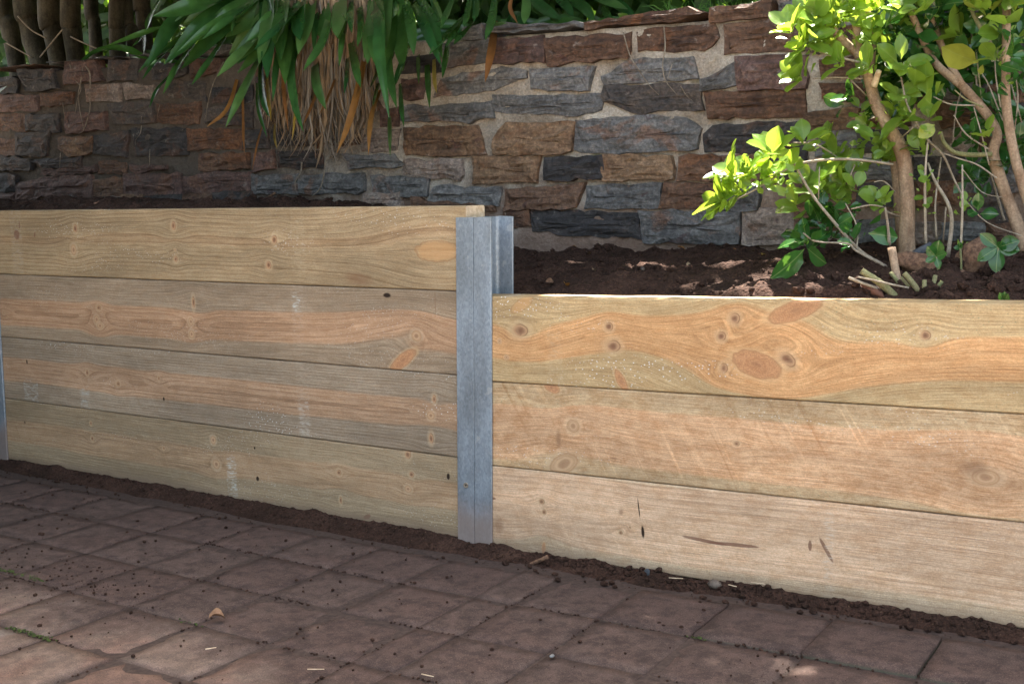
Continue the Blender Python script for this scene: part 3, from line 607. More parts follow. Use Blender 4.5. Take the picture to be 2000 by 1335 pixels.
def stone_mesh(poly, seed, cap):
    rr = random.Random(seed); n = len(poly); cx = sum(p[0] for p in poly)/n; cz = sum(p[1] for p in poly)/n
    if sum(poly[i][0]*poly[(i+1) % n][1]-poly[(i+1) % n][0]*poly[i][1] for i in range(n)) < 0: poly = poly[::-1]
    R = []                                                     # rough outline
    for i in range(n):
        a, c = poly[i], poly[(i+1) % n]; L = math.hypot(c[0]-a[0], c[1]-a[1]); k = max(2, int(L/.026))
        for j in range(k):
            t = j/k; x, z = a[0]+(c[0]-a[0])*t, a[1]+(c[1]-a[1])*t
            x += .007*mn.noise(Vector((x*22, z*22, seed))) + .007*mn.noise(Vector((x*70, z*70, seed+.5))); z += .006*mn.noise(Vector((x*18, z*22, seed+7))) + .007*mn.noise(Vector((x*70, z*70, seed+9)))
            R.append((x-cx, z-cz))
    m = len(R); proud = rr.uniform(.006, .021) + (.012 if cap else 0); back = .12 if cap else .03
    hx = max(abs(p[0]) for p in R); hz = max(abs(p[1]) for p in R); V = []
    def ring(ins, d, ns):
        for x, z in R:
            sx = max(0, 1-ins/hx); sz = max(0, 1-ins/hz); X_, Z_ = x*sx, z*sz
            V.append((X_, -d + ns*mn.fractal(Vector(((cx+X_)*16, (cz+Z_)*40, seed)), 1, 2, 3), Z_))
    tilt = rr.uniform(-.06, .06)
    ring(-.007, -back, 0); ring(-.007, proud*.7, .003); ring(-.006, proud*.98, .005); ring(.008, proud+.001, .009); ring(hz*.45, proud+.003, .012); ring(hz*.8, proud+.003, .012)
    V = [(x, y + tilt*z + .03*rr.uniform(-1, 1)*0, z) for x, y, z in V]
    F = []
    for q in range(5):
        for i in range(m): F.append((q*m+i, q*m+(i+1) % m, (q+1)*m+(i+1) % m, (q+1)*m+i))
    V.append((0, -proud-.004, 0)); c = len(V)-1
    for i in range(m): F.append((5*m+i, 5*m+(i+1) % m, c))
    me = mesh('stone', V, F, False)
    return me, (cx, WALL, cz)
for i, (c, q) in enumerate(POLY):
    cap = min(z for x, z in q) > 1.265
    me, loc = stone_mesh(q, i*1.37, cap); child('capstone' if cap else 'stone', me, ST[c], sw, loc)

# ================================================================ PLANTS
def blade_mesh(name, pts, w, fold=.25, seg=11, blunt=False, twist=0.):
    """strap leaf along 3-D points, creased along the midrib, tapering to its tip; w = full width in metres"""
    P = spline(pts, seg); V, F = [], []
    for i, p in enumerate(P):
        t = i/seg; d = Vector(P[min(seg, i+1)] - P[max(0, i-1)]).normalized(); c = Vector(p)
        view = (CAM - c).normalized()
        side = d.cross(Vector((.25, -1, .25)).normalized())
        if side.length < .2: side = d.cross(Vector((0, 0, 1)))
        side.normalize(); nrm = side.cross(d).normalized()
        if twist: side = side*math.cos(twist*t) + nrm*math.sin(twist*t); nrm = side.cross(d).normalized()
        hw = w/2*(.62+.38*min(1, t*3))*(1 - .97*max(0, (t-.5)/.5)**1.9)
        hw = max(hw, .0006)
        for s in (-1, -.5, 0, .5, 1):
            V.append(c + side*(hw*s) + nrm*(-fold*hw*(1-abs(s)**1.3)))
    for i in range(seg):
        for s in range(4): F.append((i*5+s, i*5+s+1, (i+1)*5+s+1, (i+1)*5+s))
    return V, F
def blade(par, name, pts, w, mat, fold=.25, twist=0., thick=True):
    c = Vector(pts[0]); V, F = blade_mesh(name, [Vector(p)-c for p in pts], w, fold, twist=twist)
    return child(name, mesh(name, V, F), mat, par, c)
def pxblade(par, name, pts, wpx, mat, Y0, Y1, fold=.25, twist=0.):
    """traced leaf: its base stands at depth Y0, its tip hangs at depth Y1"""
    n = len(pts); Q = [at(x, y, Y0+(Y1-Y0)*(i/(n-1))**.45) for i, (x, y) in enumerate(pts)]
    d = (Q[n//2]-CAM).dot(FW); return blade(par, name, Q, wpx*1.0/FPX*d, mat, fold, twist)
def ZG(q): return [(200+q[i]/2.857, q[i+1]/2.857) for i in range(0, len(q), 2)]
def ZH(q): return [(650+q[i]/2.857, q[i+1]/2.857) for i in range(0, len(q), 2)]
agA = empty('agapanthus', at(600, 20, WALL+.2)); tag(agA, 'large strap leaved plant spilling over the wall above its hanging dead leaves', 'plant', 'strap leaved plants on the stone wall')
agB = empty('agapanthus', at(900, 20, WALL+.22)); tag(agB, 'strap leaved plant beside the flat slate capstone, one dead orange leaf hanging', 'plant', 'strap leaved plants on the stone wall')
agC = empty('agapanthus', at(1130, 0, WALL+.5)); tag(agC, 'strap leaved plant standing back behind the slate capstone, next to the weeds', 'plant', 'strap leaved plants on the stone wall')
G, L_, OR, YE = M_BLADE, M_BLADEL, M_DEADO, M_DEADY
LEAVES = [ # zoom-7 pixels, width, material, depth in front of the wall at tip
 ([440,120,250,175,20,258],38,G,.10),([330,-20,265,90,245,170],52,G,.12),([262,130,215,210,165,262],26,G,.06),([235,180,232,300],26,G,.05),
 ([900,-30,640,120,420,290],58,G,.22),([950,-60,740,80,555,222],62,G,.30),([720,150,600,330,498,475],52,G,.2),([600,140,330,280,198,405],42,G,.12),
 ([440,230,300,340,222,445],34,G,.14),([540,210,420,360,338,525],52,G,.18),([440,360,310,490,262,600],28,G,.12),([980,90,800,260,640,428],88,L_,.34),
 ([1190,-50,1000,130,848,278],80,G,.42),([920,240,800,470,688,710],66,L_,.30),([1090,40,985,300,950,568],50,G,.28),([1190,20,1060,330,1070,560,1122,735],56,G,.34),
 ([1300,-40,1230,220,1122,395],74,G,.42),([1185,280,1190,450,1248,612],62,L_,.30),([880,260,890,520,932,655],42,G,.22),([862,400,870,600,918,765],26,G,.16),
 ([910,320,925,520,942,675],26,YE,.15),([1035,170,1010,450,1037,728],28,OR,.2),([1375,40,1340,200,1322,370],44,G,.3),([1390,-30,1385,80,1392,185],48,G,.4),
 ([1430,-30,1442,150,1424,262],48,G,.34),([1370,150,1410,360,1442,488],54,G,.33),([1372,250,1365,400,1350,524],32,G,.25),([1465,-30,1540,120,1545,300,1602,668],80,G,.40),
 ([1575,60,1600,400,1642,604],54,G,.33),([1660,420,1668,590,1682,704],32,G,.2),([1730,200,1660,380,1636,475],48,G,.26),([1680,-30,1722,150,1738,306],68,G,.36),
 ([1735,20,1800,150,1892,364],62,G,.3),([1760,270,1766,468],30,G,.16),([1808,310,1826,602],42,G,.22),([1850,280,1852,430,1864,518],26,YE,.14),
 ([1600,600,1606,872],30,L_,.22),([1565,460,1500,650,1484,864],34,OR,.2),([1500,150,1430,480,1370,700,1308,855],46,OR,.24),([770,370,700,600,583,708],30,OR,.1),
 ([780,370,786,700,792,855],17,OR,.08),([912,650,870,780,836,948],15,OR,.1),([1555,360,1495,490],38,G,.2),([1548,430,1508,596],34,G,.18),([1620,-30,1640,60,1612,108],46,G,.3),
 ([1000,-40,905,180,880,330],56,G,.2),([1240,-30,1190,120,1180,300],44,G,.2),([1320,-30,1350,60,1360,120],40,G,.25),([760,30,735,110,720,195],30,G,.1),([860,60,700,80,470,130],30,G,.06),
 ([700,20,500,60,360,170],34,G,.08),([1130,20,1060,110,1040,170],30,L_,.15),([1100,-20,900,70,830,150],34,L_,.1),([1510,60,1480,200,1460,330],40,G,.22),([1640,260,1590,380,1560,470],34,G,.2),
 ([1480,300,1440,470,1400,560],22,OR,.2),([1260,360,1180,560,1120,700],24,OR,.2),([1340,330,1260,540,1210,640],22,OR,.24),([1100,430,1080,600,1060,780],20,YE,.16),([965,650,960,760,975,830],18,YE,.12)]
for q, w, m, d in LEAVES: pxblade(agA, 'dead_leaf' if m in (OR, YE) else 'leaf', ZG(q), w/2.857, m, WALL+.06, WALL-d-.08, .28)
for q, w, m, d in [([545,-30,590,90,602,165],50,G,.25),([680,-30,640,60,610,150],56,G,.3),([795,-30,800,60,788,122],48,G,.2),([905,-30,885,120,852,225],58,G,.25),([1078,-40,1078,60,1068,134],58,L_,-.05),
   ([765,-30,750,80,732,155],44,G,.18),([760,60,620,210,538,305],62,G,.34),([800,110,730,180,675,250],56,G,.2),([740,80,680,180,632,262],48,G,.26),([650,180,630,320,612,435],40,G,.2),
   ([905,120,885,280,850,458],52,OR,.12),([860,120,910,135,970,130],26,L_,.1),([470,-30,560,120,612,330],58,G,.28),([1000,-20,990,50,1030,130],24,OR,-.12)]:
    pxblade(agB, 'dead_leaf' if m is OR else 'leaf', ZH(q), w/2.857, m, WALL+.10, WALL-d-.05, .28)
for q, w, m in [([1060,-60,1170,40,1275,112],62,G),([1220,-40,1300,30,1345,95],50,G),([1300,-20,1400,40,1465,125],62,G),([1380,-60,1520,0,1645,52],56,L_),([1500,-30,1600,30,1695,102],60,G),([1500,30,1530,80,1560,130],40,G),([1180,40,1230,90,1260,150],44,G)]:
    pxblade(agC, 'leaf', ZH(q), w/2.857, m, WALL+.55, WALL+.27, .28)
# more leaves of the same plants, further back on the terrace
def fountain(par, cx, cy, n, zb=1.28, L=(.35, .6), up=(.5, 1.2), mats=(G, G, G, L_)):
    for _ in range(n):
        a = U(0, 2*math.pi); l = U(*L); u = U(*up); h = Vector((math.cos(a), math.sin(a), 0))
        p = [Vector((cx+U(-.06, .06), cy+U(-.06, .06), zb))]
        for t in (.35, .7, 1.): p.append(p[0] + h*(l*t*.9) + Vector((0, 0, l*(u*t - (u*.75+.25)*t*t))))
        if min(q.y for q in p) < WALL+.02: continue
        blade(par, 'leaf', p, U(.026, .040), RNG.choice(mats), .28)
for x, y, n in ((330, .6, 22), (480, .7, 20), (640, .65, 24), (760, .75, 20)): P = at(x, 60, WALL+y); fountain(agA, P.x, P.y, n)
for x, y, n in ((860, .62, 22), (980, .6, 24), (1060, .75, 18)): P = at(x, 60, WALL+y); fountain(agB, P.x, P.y, n)
for x, y, n in ((1120, .7, 22), (1230, .85, 20), (1330, 1.0, 16)): P = at(x, 60, WALL+y); fountain(agC, P.x, P.y, n)
for _ in range(20):                                            # more drooping leaves over the crown of the plant
    x = U(880, 1640); tx = x + U(-90, 60); ty = U(200, 470); pxblade(agA, 'leaf', ZG([x, -90, (x+tx)/2+U(-15, 15), ty*.40, tx, ty]), U(34, 48), RNG.choice((G, G, L_)), WALL+.06, WALL-U(.2, .45), .28)
for _ in range(16):
    tx, ty = U(240, 860), U(90, 430); x = tx + U(280, 560); pxblade(agA, 'leaf', ZG([x, -60, (x+tx)/2, ty*.30+U(-10, 20), tx, ty]), U(32, 46), RNG.choice((G, G, G, L_)), WALL+.08, WALL-U(.06, .3), .28)
# ---- hanging thatch of dead leaves below the big plant
th = [[], []]; count = 0
for i in range(1150):
    x = U(920, 1500); e = abs((x-1215)/290); xb = 1215 + (x-1215)*U(.75, 1.0); y0 = U(-120, 330)
    y1 = y0 + U(260, 700); y1 = min(y1, 1000 - 260*e**2 - U(0, 190))
    if y1 < y0+80: continue
    dep = .035 + U(0, .10)*(1-.45*e); j = lambda: U(-34, 34)
    pts = ZG([xb, y0, xb+(x-xb)*.5+j(), y0+(y1-y0)*.45, x+j()*1.2, y0+(y1-y0)*.8, x+j()*1.8, y1])
    n = len(pts); Q = [at(px, py, WALL-dep*(1-.55*k/(n-1))) for k, (px, py) in enumerate(pts)]
    grey = U(0, 1) < .12 + .55*ss(420, 900, y1)
    w = U(.003, .011)*(1.25 if not grey else .8)
    big = i < 170
    V, F = blade_mesh('s', Q, w, .5, 7, twist=U(-3, 3))
    if big:
        c = Vector(Q[0]); child('dead_leaf', mesh('dead_leaf', [Vector(v)-c for v in V], F), (M_STRAWG if grey else RNG.choice((M_STRAW, M_STRAW, M_STRAW, M_DEADO))), agA, c)
    else: th[grey].append((V, F))
for g_, m in ((0, M_STRAW), (1, M_STRAWG)):
    V, F = join(th[g_]); tag(child('thatch', mesh('thatch', V, F), m, agA), kind='stuff')

# ---- leaf of the bush: obovate, glossy, slightly cupped
def bush_leaf(name, ln, wd, curl, seed):
    rr = random.Random(seed); V, F = [], []; n = 8
    for i in range(n+1):
        t = i/n; w = wd/2*(math.sin(math.pi*min(1, t**1.25*.96+.04)))**.75 if 0 < i < n else .0008
        if i == 1: w *= .55
        for s in (-1, -.5, 0, .5, 1): V.append((w*s, ln*t, .10*w*abs(s)**1.5*2 - curl*ln*t*t + .002*rr.uniform(-1, 1)*abs(s)))
    for i in range(n):
        for s in range(4): F.append((i*5+s, i*5+s+1, (i+1)*5+s+1, (i+1)*5+s))
    return mesh(name, V, F)
LM = {}
for key, mt in (('n', M_LEAF), ('d', M_LEAFD), ('y', M_LEAFY)):
    LM[key] = [bush_leaf('leaf', .1, .055+.008*(k % 3), (.05, .14, .24, .32)[k % 4], k) for k in range(6)]
    for me in LM[key]: me.materials.append(mt)
SMALL = {}                                                     # joined small leaves, per plant
def put_leaf(par, P, dirv, nrm, ln, key='n'):
    y = dirv.normalized(); x = y.cross(nrm)
    if x.length < .05: x = y.cross(Vector((.3, .4, .9)))
    x.normalize(); z = x.cross(y); me = RNG.choice(LM[key]); s = ln/.1
    M = Matrix((x, y, z)).transposed().to_4x4(); M.translation = P - par.location
    o = link('leaf', me, parent=par); o.matrix_local = M @ Matrix.Diagonal((s*U(.9, 1.15), s, s, 1))
    return o
def small_leaf(par, P, dirv, nrm, ln, key='n'):
    y = dirv.normalized(); x = y.cross(nrm)
    if x.length < .05: x = y.cross(Vector((.3, .4, .9)))
    x.normalize(); z = x.cross(y); w = ln*.3; q = [(0, 0, 0), (w*.8, ln*.4, .1*w), (w, ln*.7, .1*w), (0, ln, -.15*ln), (-w, ln*.7, .1*w), (-w*.8, ln*.4, .1*w)]
    V = [P + x*a + y*b_ + z*c for a, b_, c in q]; SMALL.setdefault((par.name, key), [par, []])[1].append((V, [(0, 1, 2, 3), (0, 3, 4, 5)]))
def rosette(par, P, axis, n, ln, key='n', small=4, spread=1.0):
    axis = axis.normalized(); e = axis.orthogonal().normalized(); f = axis.cross(e); a0 = U(0, 6.28)
    for i in range(n):
        a = a0 + i*2.4 + U(-.3, .3); r = e*math.cos(a) + f*math.sin(a); k = U(.35, 1.05)*spread
        d = r*k + axis*(.55 + .4*U(-.5, 1)); l = ln*U(.72, 1.12)
        put_leaf(par, P - axis*U(0, .02) + d*.006, d, axis + r*-.3, l, key)
    for i in range(small):
        r = Vector((U(-1, 1), U(-1, 1), U(-.4, 1))); small_leaf(par, P + r*.02 - axis*.02, r + axis*.6, axis, ln*U(.25, .5), key)
def stem(par, name, pts, mat, seg=9, wob=.06):
    V, F = tube(pts, seg, wob=wob); c = Vector(pts[0][:3]); return child(name, mesh(name, [Vector(v)-c for v in V], F), mat, par, c)
def pstem(par, name, q, Y, mat, zf=ZE, seg=9, wob=.06):
    """q: x, y, width in zoom pixels ...; Y: depth at both ends"""
    n = len(q)//3; out = []
    for i in range(n):
        (px, py), = zf([(q[3*i], q[3*i+1])]); yy = Y[0] + (Y[1]-Y[0])*i/(n-1); P = at(px, py, yy)
        out.append((P.x, P.y, P.z, q[3*i+2]/2/2.671/FPX*(P-CAM).dot(FW)))
    return stem(par, name, out, mat, seg, wob)
YB = .52
b0 = at(1767, 520, YB); bush = empty('bush', (b0.x, b0.y, b0.z)); tag(bush, 'leafy bush with a thick bent trunk, its left branch glowing yellow-green in sun', 'bush')
pstem(bush, 'trunk', [592,1400,86, 590,1250,80, 592,1000,76, 568,800,74, 505,680,70, 430,540,62, 392,410,56, 350,310,46, 310,255,40], (YB, YB), M_BARK, seg=14, wob=.10)
pstem(bush, 'branch', [325,275,44, 200,150,40, 80,0,36, -20,-150,28], (YB, YB-.05), M_BARK)
pstem(bush, 'branch', [345,300,42, 325,130,40, 300,-20,38, 270,-200,28], (YB, YB+.02), M_BARK)
pstem(bush, 'branch', [395,420,34, 415,250,32, 400,100,30, 350,-20,26, 330,-200,20], (YB+.03, YB+.08), M_BARK)
pstem(bush, 'stub', [420,450,34, 435,400,32, 444,372,30], (YB-.02, YB-.04), M_CUT)
pstem(bush, 'trunk', [570,1330,60, 548,1100,46, 530,900,40, 500,760,32], (YB+.09, YB+.07), M_BARK)
TW = [([80,250,12, 180,285,13, 300,315,14, 360,330,14], (.40, .5)), ([100,410,8, 220,405,9, 360,412,10], (.4, .5)), ([0,858,14, 150,835,15, 320,832,15, 520,858,14], (.38, .5)),
 ([-130,920,9, -60,895,11, 0,860,13], (.33, .38)), ([-300,1040,8, -220,1000,10, -130,945,11, -60,900,12, 0,860,13], (.31, .38)),
 ([480,1390,22, 350,1310,20, 230,1180,18, 100,1020,16, 30,900,14, 0,850,12], (.40, .37)), ([500,1400,12, 330,1310,13, 280,1270,12, 120,1260,10, 50,1215,8], (.36, .3)),
 ([0,745,7, 80,748,9, 150,770,10, 240,830,10], (.4, .5)), ([560,400,9, 590,540,12, 640,640,13, 700,730,14, 780,810,14, 830,920,12, 880,1020,12], (.5, .55)),
 ([690,1270,16, 685,1000,15, 690,850,12, 700,740,10], (.42, .45)), ([745,1240,12, 740,1050,11, 770,820,10], (.5, .55)), ([780,1260,9, 795,1080,8], (.5, .5)), ([870,1330,13, 880,1100,14, 880,860,9], (.38, .42)),
 ([560,720,7, 640,650,8], (.5, .48)), ([300,420,7, 380,500,9], (.45, .5)), ([500,1280,20, 492,1180,16, 478,1080,12], (.42, .4)), ([130,1040,7, 135,870,6], (.36, .36)), ([330,1300,10, 330,1180,8, 270,1060,6], (.36, .4)),
 ([280,950,8, 320,860,8], (.45, .48)), ([420,950,6, 470,945,8, 530,1000,9], (.45, .5)), ([480,1100,8, 550,1130,9], (.42, .48)), ([300,1090,8, 400,1070,10, 470,1080,8], (.38, .42))]
for q, Y in TW: pstem(bush, 'twig', q, Y, M_TWIG, seg=6)
up_ = Vector((-.2, -.5, .85))
def ros(par, zf, x, y, Y, n, ln, key='n', ax=None, small=4, spread=1.):
    (px, py), = zf([(x, y)]); ax = Vector(ax) if ax else Vector((U(-.7, .5), U(-.9, -.1), U(.2, 1)))
    rosette(par, at(px, py, Y), ax, n, ln, key, small, spread)
SUNNY = []
for x, y, Y, n, ln, ax in [(745,890,.31,6,.062,(-.5,-.4,.6)),(960,800,.33,5,.062,(.1,-.5,.9)),(820,900,.33,5,.05,(-.2,-.6,.7)),(880,860,.35,5,.045,(.1,-.4,.9)),(690,1050,.30,5,.066,(-.7,-.5,.1)),(760,1000,.31,4,.05,(-.4,-.6,.2)),
   (1055,150,.40,6,.062,(-.3,-.5,.8)),(1110,245,.40,7,.050,(-.4,-.6,.4)),(1095,390,.40,6,.060,(-.4,-.6,.5)),(1120,720,.38,5,.05,(.0,-.4,.9)),(960,915,.36,5,.045,(.1,-.6,.5)),(1040,870,.37,4,.045,(.0,-.7,.5)),(1160,200,.42,6,.055,None),(1180,90,.46,6,.06,None)]:
    ros(bush, ZD, x, y, Y, n+3, ln*1.05, 'n', ax, 6); SUNNY.append(ZD([(x, y)])[0] + (Y,))
for x, y, Y, n, ln, ax in [(240,330,.42,5,.05,(-.5,-.5,.5)),(380,345,.46,6,.055,None),(150,40,.5,6,.06,None),(230,110,.5,7,.06,None),(120,90,.52,6,.06,None),(250,20,.48,7,.062,None),(330,60,.5,6,.055,None),(190,190,.5,6,.05,None),(60,60,.52,5,.06,None),(420,200,.5,5,.04,None),(380,130,.53,6,.05,None),(200,-40,.5,6,.06,None),(80,-60,.5,6,.06,None),(440,60,.54,6,.06,None),(420,-20,.52,6,.06,None)]:
    ros(bush, ZE, x, y, Y, n, ln, 'n', ax); SUNNY.append(ZE([(x, y)])[0] + (Y,))
for x, y, Y, n, ln in [(200,790,.5,5,.055),(230,880,.48,6,.06),(140,920,.44,5,.062),(60,960,.42,5,.055),(290,900,.5,4,.055),(250,960,.47,6,.05),(180,720,.52,5,.045),(330,980,.46,5,.05),(430,720,.48,2,.075),(120,1000,.46,5,.05),(440,1030,.44,5,.045),(470,1060,.42,4,.035),(230,1050,.45,6,.04),(20,1080,.42,4,.06),
   (560,320,.5,5,.065),(640,420,.5,3,.07),(560,480,.5,3,.06),(680,500,.48,2,.085),(560,560,.5,4,.055),(590,600,.47,3,.055),(520,540,.52,4,.05),(660,780,.5,4,.042),(700,600,.5,4,.045),(500,620,.54,5,.05),(350,560,.52,5,.035),(360,640,.5,6,.03),(500,800,.55,7,.035),(480,780,.5,5,.03),(640,740,.52,4,.045)]:
    ros(bush, ZE, x, y, Y, n, ln)
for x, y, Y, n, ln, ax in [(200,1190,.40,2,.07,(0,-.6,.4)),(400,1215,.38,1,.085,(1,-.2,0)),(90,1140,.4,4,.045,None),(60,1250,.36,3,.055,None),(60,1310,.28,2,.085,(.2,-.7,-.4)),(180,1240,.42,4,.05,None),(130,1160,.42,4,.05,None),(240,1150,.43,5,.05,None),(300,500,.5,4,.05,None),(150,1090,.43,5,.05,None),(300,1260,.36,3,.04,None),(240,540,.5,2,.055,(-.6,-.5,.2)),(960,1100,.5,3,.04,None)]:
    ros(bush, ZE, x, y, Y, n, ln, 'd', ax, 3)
for q in ((685,1000),(690,920),(680,1060),(660,900),(885,1040),(880,1100),(870,1280),(700,690)): ros(bush, ZE, *q, .43, 2, .025, 'n', None, 4)
ros(bush, ZE, 745, 640, .46, 1, .055, 'y', (.2, -.9, .1), 0)
# dense inner leaves behind the branches
def inner(par, n, zf, x0, x1, y0, y1, Ya, Yb, lo, hi, key):
    for _ in range(n):
        (px, py), = zf([(U(x0, x1), U(y0, y1))]); P = at(px, py, U(Ya, Yb)); d = Vector((U(-1, 1), U(-1, .4), U(-.9, .5)))
        small_leaf(par, P, d, Vector((U(-.6, .6), -1, U(0, 1))), U(lo, hi), key)
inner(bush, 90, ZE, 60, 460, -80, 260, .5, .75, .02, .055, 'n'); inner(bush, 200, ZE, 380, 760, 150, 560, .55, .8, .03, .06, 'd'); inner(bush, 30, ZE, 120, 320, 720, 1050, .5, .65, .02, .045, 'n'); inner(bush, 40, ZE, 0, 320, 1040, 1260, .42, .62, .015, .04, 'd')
inner(bush, 70, ZD, 690, 1080, 820, 1000, .31, .40, .012, .035, 'n'); inner(bush, 50, ZE, 320, 520, 660, 860, .52, .62, .015, .04, 'n')
# ---- second, taller bush on the right
YR = .56
r0 = at(1995, 465, YR); bush2 = empty('bush', r0); tag(bush2, 'tall many-stemmed bush with dark glossy leaves in front of the wall end', 'bush')
for q, Y in [([1215,1310,70, 1190,1230,66, 1085,950,60, 1040,800,58, 1062,700,52, 1010,600,50, 880,450,46, 740,330,40, 640,130,36, 590,0,32, 540,-160,24], (YR, YR+.04)), ([880,450,40, 780,260,36, 690,0,32, 650,-150,26], (YR+.02, YR+.1)),
   ([1330,1300,58, 1240,1100,54, 1150,800,50, 1110,550,48, 1108,300,44, 1112,0,40, 1120,-160,32], (YR-.03, YR)), ([1035,805,26, 930,808,26, 840,795,24, 785,745,20, 770,690,12], (YR, YR-.05)), ([1090,320,26, 1020,220,24, 940,80,20, 890,-60,16], (YR, YR+.05)), ([1110,130,26, 1080,40,24, 1060,-60,20], (YR, YR+.03))]:
    pstem(bush2, 'trunk' if q[2] > 50 else 'branch', q, Y, M_BARK if q[2] > 30 else M_GREENSTEM, seg=12, wob=.09)
for q, Y in [([805,1340,24, 825,1150,22, 800,1050,20, 740,950,16, 700,850,12], (.44, .5)), ([800,300,11, 815,100,11, 805,-40,9], (.66, .7)), ([960,500,10, 930,200,9, 890,-40,8], (.64, .7)), ([985,550,8, 950,250,8, 940,100,7], (.6, .66)), ([990,560,10, 900,520,9, 840,470,7], (.52, .5)), ([950,550,9, 820,545,9, 730,505,7], (.55, .5)), ([1020,780,9, 900,700,9, 835,600,7], (.5, .46)),
   ([1060,930,10, 960,860,9, 870,830,8, 780,800,8], (.5, .5)), ([1100,650,8, 1020,450,8, 980,380,6], (.6, .62)), ([1080,560,9, 1055,400,8, 1050,300,6], (.6, .62)), ([1150,700,8, 1170,500,8, 1140,300,6], (.6, .6)), ([610,480,10, 640,250,9, 650,60,8], (.66, .7)), ([730,480,10, 740,300,9], (.66, .7)), ([830,740,8, 850,560,8, 900,400,6], (.62, .66)), ([1100,1150,14, 1040,950,13, 1000,820,10], (.62, .66)),
   ([900,1050,6, 1010,1160,6, 1190,1230,6], (.5, .5)), ([880,880,6, 980,1000,6, 1090,1030,5], (.55, .55)), ([1020,860,8, 980,700,7, 940,560,6], (.5, .48)), ([570,230,9, 580,160,8], (.6, .62)), ([1190,640,8, 1130,420,8], (.6, .62)), ([900,180,9, 830,290,8, 870,420,7], (.66, .66))]:
    pstem(bush2, 'twig', q, Y, M_TWIG if RNG.random() < .7 else M_GREENSTEM, seg=6)
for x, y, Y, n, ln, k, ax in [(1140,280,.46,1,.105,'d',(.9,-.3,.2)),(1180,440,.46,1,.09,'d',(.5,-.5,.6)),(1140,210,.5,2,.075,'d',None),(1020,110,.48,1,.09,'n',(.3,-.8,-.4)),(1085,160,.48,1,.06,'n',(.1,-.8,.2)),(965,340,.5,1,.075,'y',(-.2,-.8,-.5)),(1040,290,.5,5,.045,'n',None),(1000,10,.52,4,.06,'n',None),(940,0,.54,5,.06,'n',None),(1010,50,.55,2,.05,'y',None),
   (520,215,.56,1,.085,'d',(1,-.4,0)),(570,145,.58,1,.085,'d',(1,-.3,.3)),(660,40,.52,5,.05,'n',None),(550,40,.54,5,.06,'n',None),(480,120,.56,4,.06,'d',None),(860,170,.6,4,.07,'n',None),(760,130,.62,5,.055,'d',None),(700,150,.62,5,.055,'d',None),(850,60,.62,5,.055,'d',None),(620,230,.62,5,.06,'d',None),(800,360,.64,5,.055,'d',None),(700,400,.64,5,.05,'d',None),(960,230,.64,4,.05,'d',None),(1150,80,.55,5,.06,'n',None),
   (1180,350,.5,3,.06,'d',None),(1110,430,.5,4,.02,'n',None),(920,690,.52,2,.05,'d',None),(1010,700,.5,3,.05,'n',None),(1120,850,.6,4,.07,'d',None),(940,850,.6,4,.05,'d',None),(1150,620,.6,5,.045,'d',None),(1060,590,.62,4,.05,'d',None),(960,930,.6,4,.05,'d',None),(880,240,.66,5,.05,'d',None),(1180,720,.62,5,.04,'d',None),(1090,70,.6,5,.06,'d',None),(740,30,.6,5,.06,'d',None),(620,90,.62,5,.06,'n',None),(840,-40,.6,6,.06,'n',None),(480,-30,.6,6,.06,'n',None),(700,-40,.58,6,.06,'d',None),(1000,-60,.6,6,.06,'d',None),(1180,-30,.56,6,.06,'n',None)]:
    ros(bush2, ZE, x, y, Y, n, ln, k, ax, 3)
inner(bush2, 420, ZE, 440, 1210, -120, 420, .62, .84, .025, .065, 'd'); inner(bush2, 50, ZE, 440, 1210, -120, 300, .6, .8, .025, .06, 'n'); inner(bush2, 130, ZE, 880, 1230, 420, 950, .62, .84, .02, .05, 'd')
# ---- young shoots by the cut stump
def shoot(name, lab, cx, cy, Y, leaves, zf=ZE):
    (px, py), = zf([(cx, cy)]); P = at(px, py, Y); r = empty(name, P); tag(r, lab, 'seedling')
    for (x, y, ln) in leaves:
        (qx, qy), = zf([(x, y)]); Q = at(qx, qy, Y-.01); d = Q-P; put_leaf(r, P, d, Vector((0, -1, .35)), ln, 'd')
    g = P.copy(); g.z = soil_z(P.x, P.y)-.02
    stem(r, 'stem', [(P.x, P.y, P.z, .0022), ((P.x+g.x)/2+.004, P.y, (P.z+g.z)/2, .0024), (g.x+.004, g.y, g.z, .0026)], M_GREENSTEM, 6)
ZJ = lambda q: [(1550+x/4.444, 400+y/4.444) for x, y in q]
shoot('shoot', 'young shoot with five glossy round leaves over the rotten wood', 1240, 450, .30, [(1255,330,.036),(1190,395,.030),(1290,430,.028),(1190,472,.026),(1255,520,.026)], ZJ)
shoot('shoot', 'young shoot with six glossy leaves beside the leaning right trunk', 1775, 370, .34, [(1660,280,.046),(1680,420,.046),(1760,510,.052),(1910,380,.042),(1940,310,.044),(1790,340,.02)], ZJ)
shoot('shoot', 'thin seedling with three small leaves between the two bushes', 1445, 375, .36, [(1400,368,.014),(1460,355,.014),(1437,320,.014),(1490,40,.012)], ZJ)
shoot('weed', 'single round leaf poking up behind the lower timber wall', 1830, 850, .11, [(1800,790,.022),(1850,790,.022),(1826,775,.022)], ZJ)
for (pn, key), (par, L) in SMALL.items():
    V, F = join(L); tag(child('small_leaves', mesh('small_leaves', V, F), {'n': M_LEAF, 'd': M_LEAFD, 'y': M_LEAFY}[key], par), kind='stuff')

